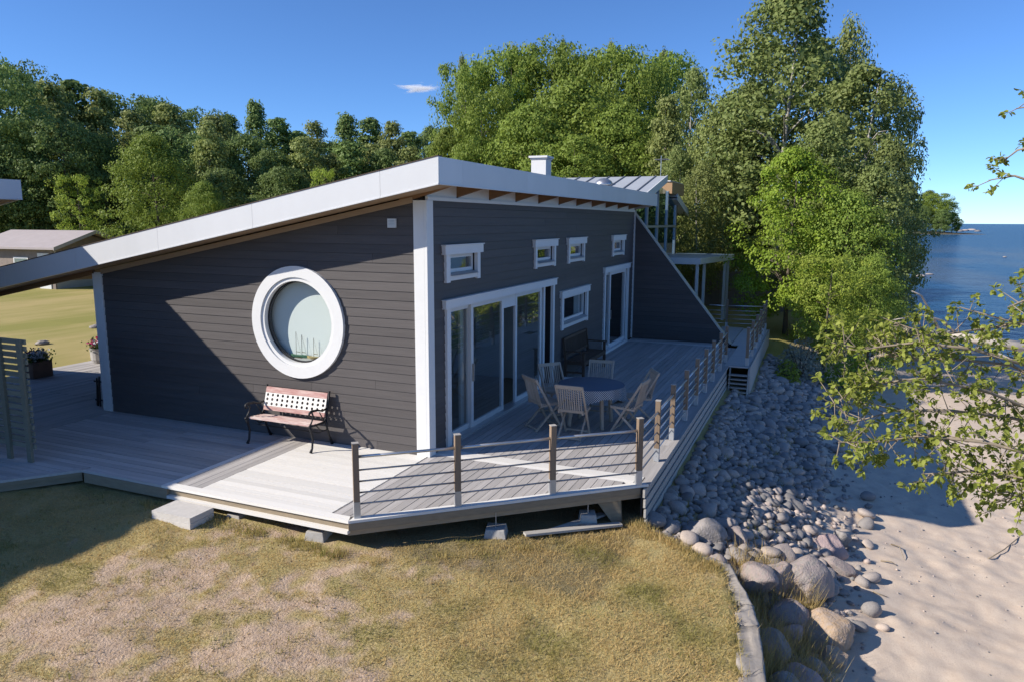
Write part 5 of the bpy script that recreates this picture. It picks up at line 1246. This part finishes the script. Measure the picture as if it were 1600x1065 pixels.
# ------------------------------------------------------------------ leafy tree at the right edge
root = at_depth(1960, 900, 7.8); rz0 = float(hgt(root[0], root[1])); root = np.array([root[0], root[1], rz0-.05])
ft = thing('overhanging_tree', 'leafy tree reaching its branches over the beach from the right', 'tree', root)
fk = at_depth(1900, 560, 7.8)
MB().tube([(0, 0, 0), (root+(fk-root)*np.array([.3, .3, .5]))-root, fk-root, at_depth(1880, 250, 7.9)-root, at_depth(1840, -60, 8)-root], [.16, .13, .10, .07, .02], 8).build('trunk', MT['twig'], ft, True)
g = np.random.default_rng(17)
limbs = [([(1760, 700), (1640, 650), (1540, 610), (1440, 590), (1360, 600), (1300, 630)], 7.3), ([(1740, 620), (1620, 575), (1520, 545), (1430, 535), (1350, 545), (1300, 535)], 7.7), ([(1770, 740), (1650, 720), (1540, 690), (1440, 680), (1370, 690), (1310, 690)], 7.0),
         ([(1780, 790), (1680, 760), (1590, 745), (1520, 735), (1440, 740)], 6.9), ([(1750, 560), (1650, 520), (1570, 500), (1500, 480)], 8.1), ([(1730, 520), (1640, 495), (1560, 510), (1460, 525), (1400, 505)], 8.4), ([(1770, 660), (1660, 610), (1580, 570), (1490, 560), (1420, 560), (1370, 555)], 8.0),
         ([(1790, 830), (1690, 800), (1610, 775), (1560, 765)], 7.2), ([(1700, 330), (1630, 290), (1585, 275), (1545, 282)], 7.6), ([(1690, 240), (1630, 225), (1590, 235), (1568, 252)], 7.9), ([(1680, 180), (1620, 165), (1588, 170)], 7.9),
         ([(1700, 420), (1640, 440), (1600, 470), (1575, 480)], 7.5), ([(1760, 690), (1660, 670), (1570, 650), (1480, 640), (1400, 640), (1330, 660)], 7.5)]
LP = []; LD = []
for li, (pl, dep) in enumerate(limbs):
    pts = [fk+(at_depth(1880, 300, 7.9)-fk)*(.9 if li in (8, 9, 10) else .0)]+[at_depth(px_, py_, dep+.25*math.sin(i*1.7+li)) for i, (px_, py_) in enumerate(pl)]
    n_ = len(pts); MB().tube([p-root for p in pts], [.026*(1-i/(n_-.6))+.003 for i in range(n_)], 6).build('branch', MT['twig'], ft, True)
    tm_ = MB()
    for s_ in range(1, n_):
        sparse = li in (4, 8, 9, 10, 11)
        for k in range((3 if sparse else 15) if s_ > 1 else 3):
            f = g.random(); a = pts[s_-1]+(pts[s_]-pts[s_-1])*f; d0 = pts[s_]-pts[s_-1]; d0 = d0/np.linalg.norm(d0)
            d1 = d0*.55+g.normal(size=3)*.6; d1[2] += .05; d1 /= np.linalg.norm(d1); L_ = g.uniform(.14, .42)*(.7 if sparse else 1)
            b = a+d1*L_*.6+(0, 0, -.01); c = a+d1*L_+(0, 0, g.uniform(-.04, .05)); tm_.tube([a-root, b-root, c-root], [.006, .004, .002], 4)
            for (q0, nl) in ((c, 8), (b, 3), (a+d1*L_*.8, 4)):
                for z_ in range(nl):
                    e = g.normal(size=3); e[2] -= .35; e /= np.linalg.norm(e); e = e*.8+d1*.4; e /= np.linalg.norm(e); LP.append(q0+g.normal(size=3)*.012-root); LD.append(e)
    tag(tm_.build('twigs', MT['twig'], ft), kind='stuff')
LP = np.array(LP); LD = np.array(LD)
def leaf_geo(P, Dv, s, g):
    up = g.normal(size=P.shape)*.55+(0, 0, 1); up -= Dv*(up*Dv).sum(1)[:, None]; up /= np.linalg.norm(up, axis=1)[:, None]; sd_ = np.cross(Dv, up); s = s[:, None]
    # folded leaf: stalk, two flanks, tip along a midrib
    return np.stack([P, P+Dv*s*.35+sd_*s*.30+up*s*.06, P+Dv*s*.75+sd_*s*.22+up*s*.03, P+Dv*s-up*s*.10, P+Dv*s*.75-sd_*s*.22+up*s*.03, P+Dv*s*.35-sd_*s*.30+up*s*.06, P+Dv*s*.5-up*s*.015], 1)
LFACE = np.array([[0, 1, 6], [1, 2, 6], [2, 3, 6], [3, 4, 6], [4, 5, 6], [5, 0, 6]])
def leaves_mesh(name, P, Dv, s, tint):
    v = leaf_geo(P, Dv, s, g).reshape(-1, 3); n = len(P); f = (LFACE[None]+(np.arange(n)*7)[:, None, None]).reshape(-1, 3)
    me = bpy.data.meshes.new(name); me.vertices.add(len(v)); me.vertices.foreach_set('co', v.astype(np.float32).ravel()); me.loops.add(f.size); me.loops.foreach_set('vertex_index', f.astype(np.int32).ravel()); me.polygons.add(len(f)); me.polygons.foreach_set('loop_start', (np.arange(len(f))*3).astype(np.int32))
    a = me.attributes.new('tint', 'FLOAT', 'FACE'); a.data.foreach_set('value', np.repeat(tint, 6).astype(np.float32)); me.update(calc_edges=True); me.materials.append(LF['fore']); return me
sz = g.uniform(.040, .078, len(LP)); dist = np.linalg.norm(LP+root-CAM, axis=1); vis = ((LP+root-CAM)@RGT)/((LP+root-CAM)@FWD)*F_PX+800 < 1598
order = np.argsort(-(sz/dist)*vis)[:300]; big = np.zeros(len(LP), bool); big[order] = True
o = bpy.data.objects.new('foliage', leaves_mesh('foliage', LP[~big], LD[~big], sz[~big], np.clip(g.normal(.5, .28, (~big).sum()), 0, 1))); COL.objects.link(o); o.parent = ft; o['kind'] = 'stuff'
proto_l = [leaves_mesh('leaf', np.zeros((1, 3)), np.array([[1., 0, 0]]), np.array([1.]), np.array([t_])) for t_ in (.15, .35, .55, .75, .95)]
for i in np.where(big)[0]:
    o = bpy.data.objects.new('leaf', proto_l[int(g.integers(5))]); COL.objects.link(o); o.parent = ft; o.location = LP[i]; o.scale = (sz[i],)*3; o.rotation_euler = (Vector(LD[i]).to_track_quat('X', 'Z') @ Matrix.Rotation(g.uniform(-.8, .8), 3, 'X').to_quaternion()).to_euler()

# ------------------------------------------------------------------ cloud
def cloud():
    m = bpy.data.materials.new('cloud_vapour'); m.use_nodes = True; t = m.node_tree; t.nodes.clear(); L = t.links.new
    o = node(t, 'ShaderNodeOutputMaterial'); pv_ = node(t, 'ShaderNodeVolumePrincipled'); pv_.inputs['Color'].default_value = (1, 1, 1, 1); pv_.inputs['Anisotropy'].default_value = 0
    tc = node(t, 'ShaderNodeTexCoord'); ln = node(t, 'ShaderNodeVectorMath', operation='LENGTH'); L(tc.outputs['Object'], ln.inputs[0])
    nz = node(t, 'ShaderNodeTexNoise'); nz.inputs['Scale'].default_value = 2.2; nz.inputs['Detail'].default_value = 5; L(tc.outputs['Object'], nz.inputs['Vector'])
    s1 = node(t, 'ShaderNodeMath', operation='SUBTRACT'); s1.inputs[0].default_value = .55; L(ln.outputs['Value'], s1.inputs[1])
    s2 = node(t, 'ShaderNodeMath', operation='MULTIPLY_ADD'); L(nz.outputs[0], s2.inputs[0]); s2.inputs[1].default_value = 1.9; s2.inputs[2].default_value = -.98
    s3 = node(t, 'ShaderNodeMath', operation='ADD', use_clamp=True); L(s1.outputs[0], s3.inputs[0]); L(s2.outputs[0], s3.inputs[1])
    s4 = node(t, 'ShaderNodeMath', operation='MULTIPLY'); L(s3.outputs[0], s4.inputs[0]); s4.inputs[1].default_value = .14
    L(s4.outputs[0], pv_.inputs['Density']); L(pv_.outputs[0], o.inputs['Volume'])
    p = at_depth(655, 138, 2000); bm = bmesh.new(); bmesh.ops.create_icosphere(bm, subdivisions=3, radius=1); me = bpy.data.meshes.new('cloud'); bm.to_mesh(me); bm.free(); me.materials.append(m)
    ob = bpy.data.objects.new('cloud', me); COL.objects.link(ob); ob.location = p; ob.scale = (75, 90, 17); ob.rotation_euler = (0, 0, YAW); tag(ob, 'single small wispy white cloud in the blue sky', 'cloud', kind='stuff')
cloud()
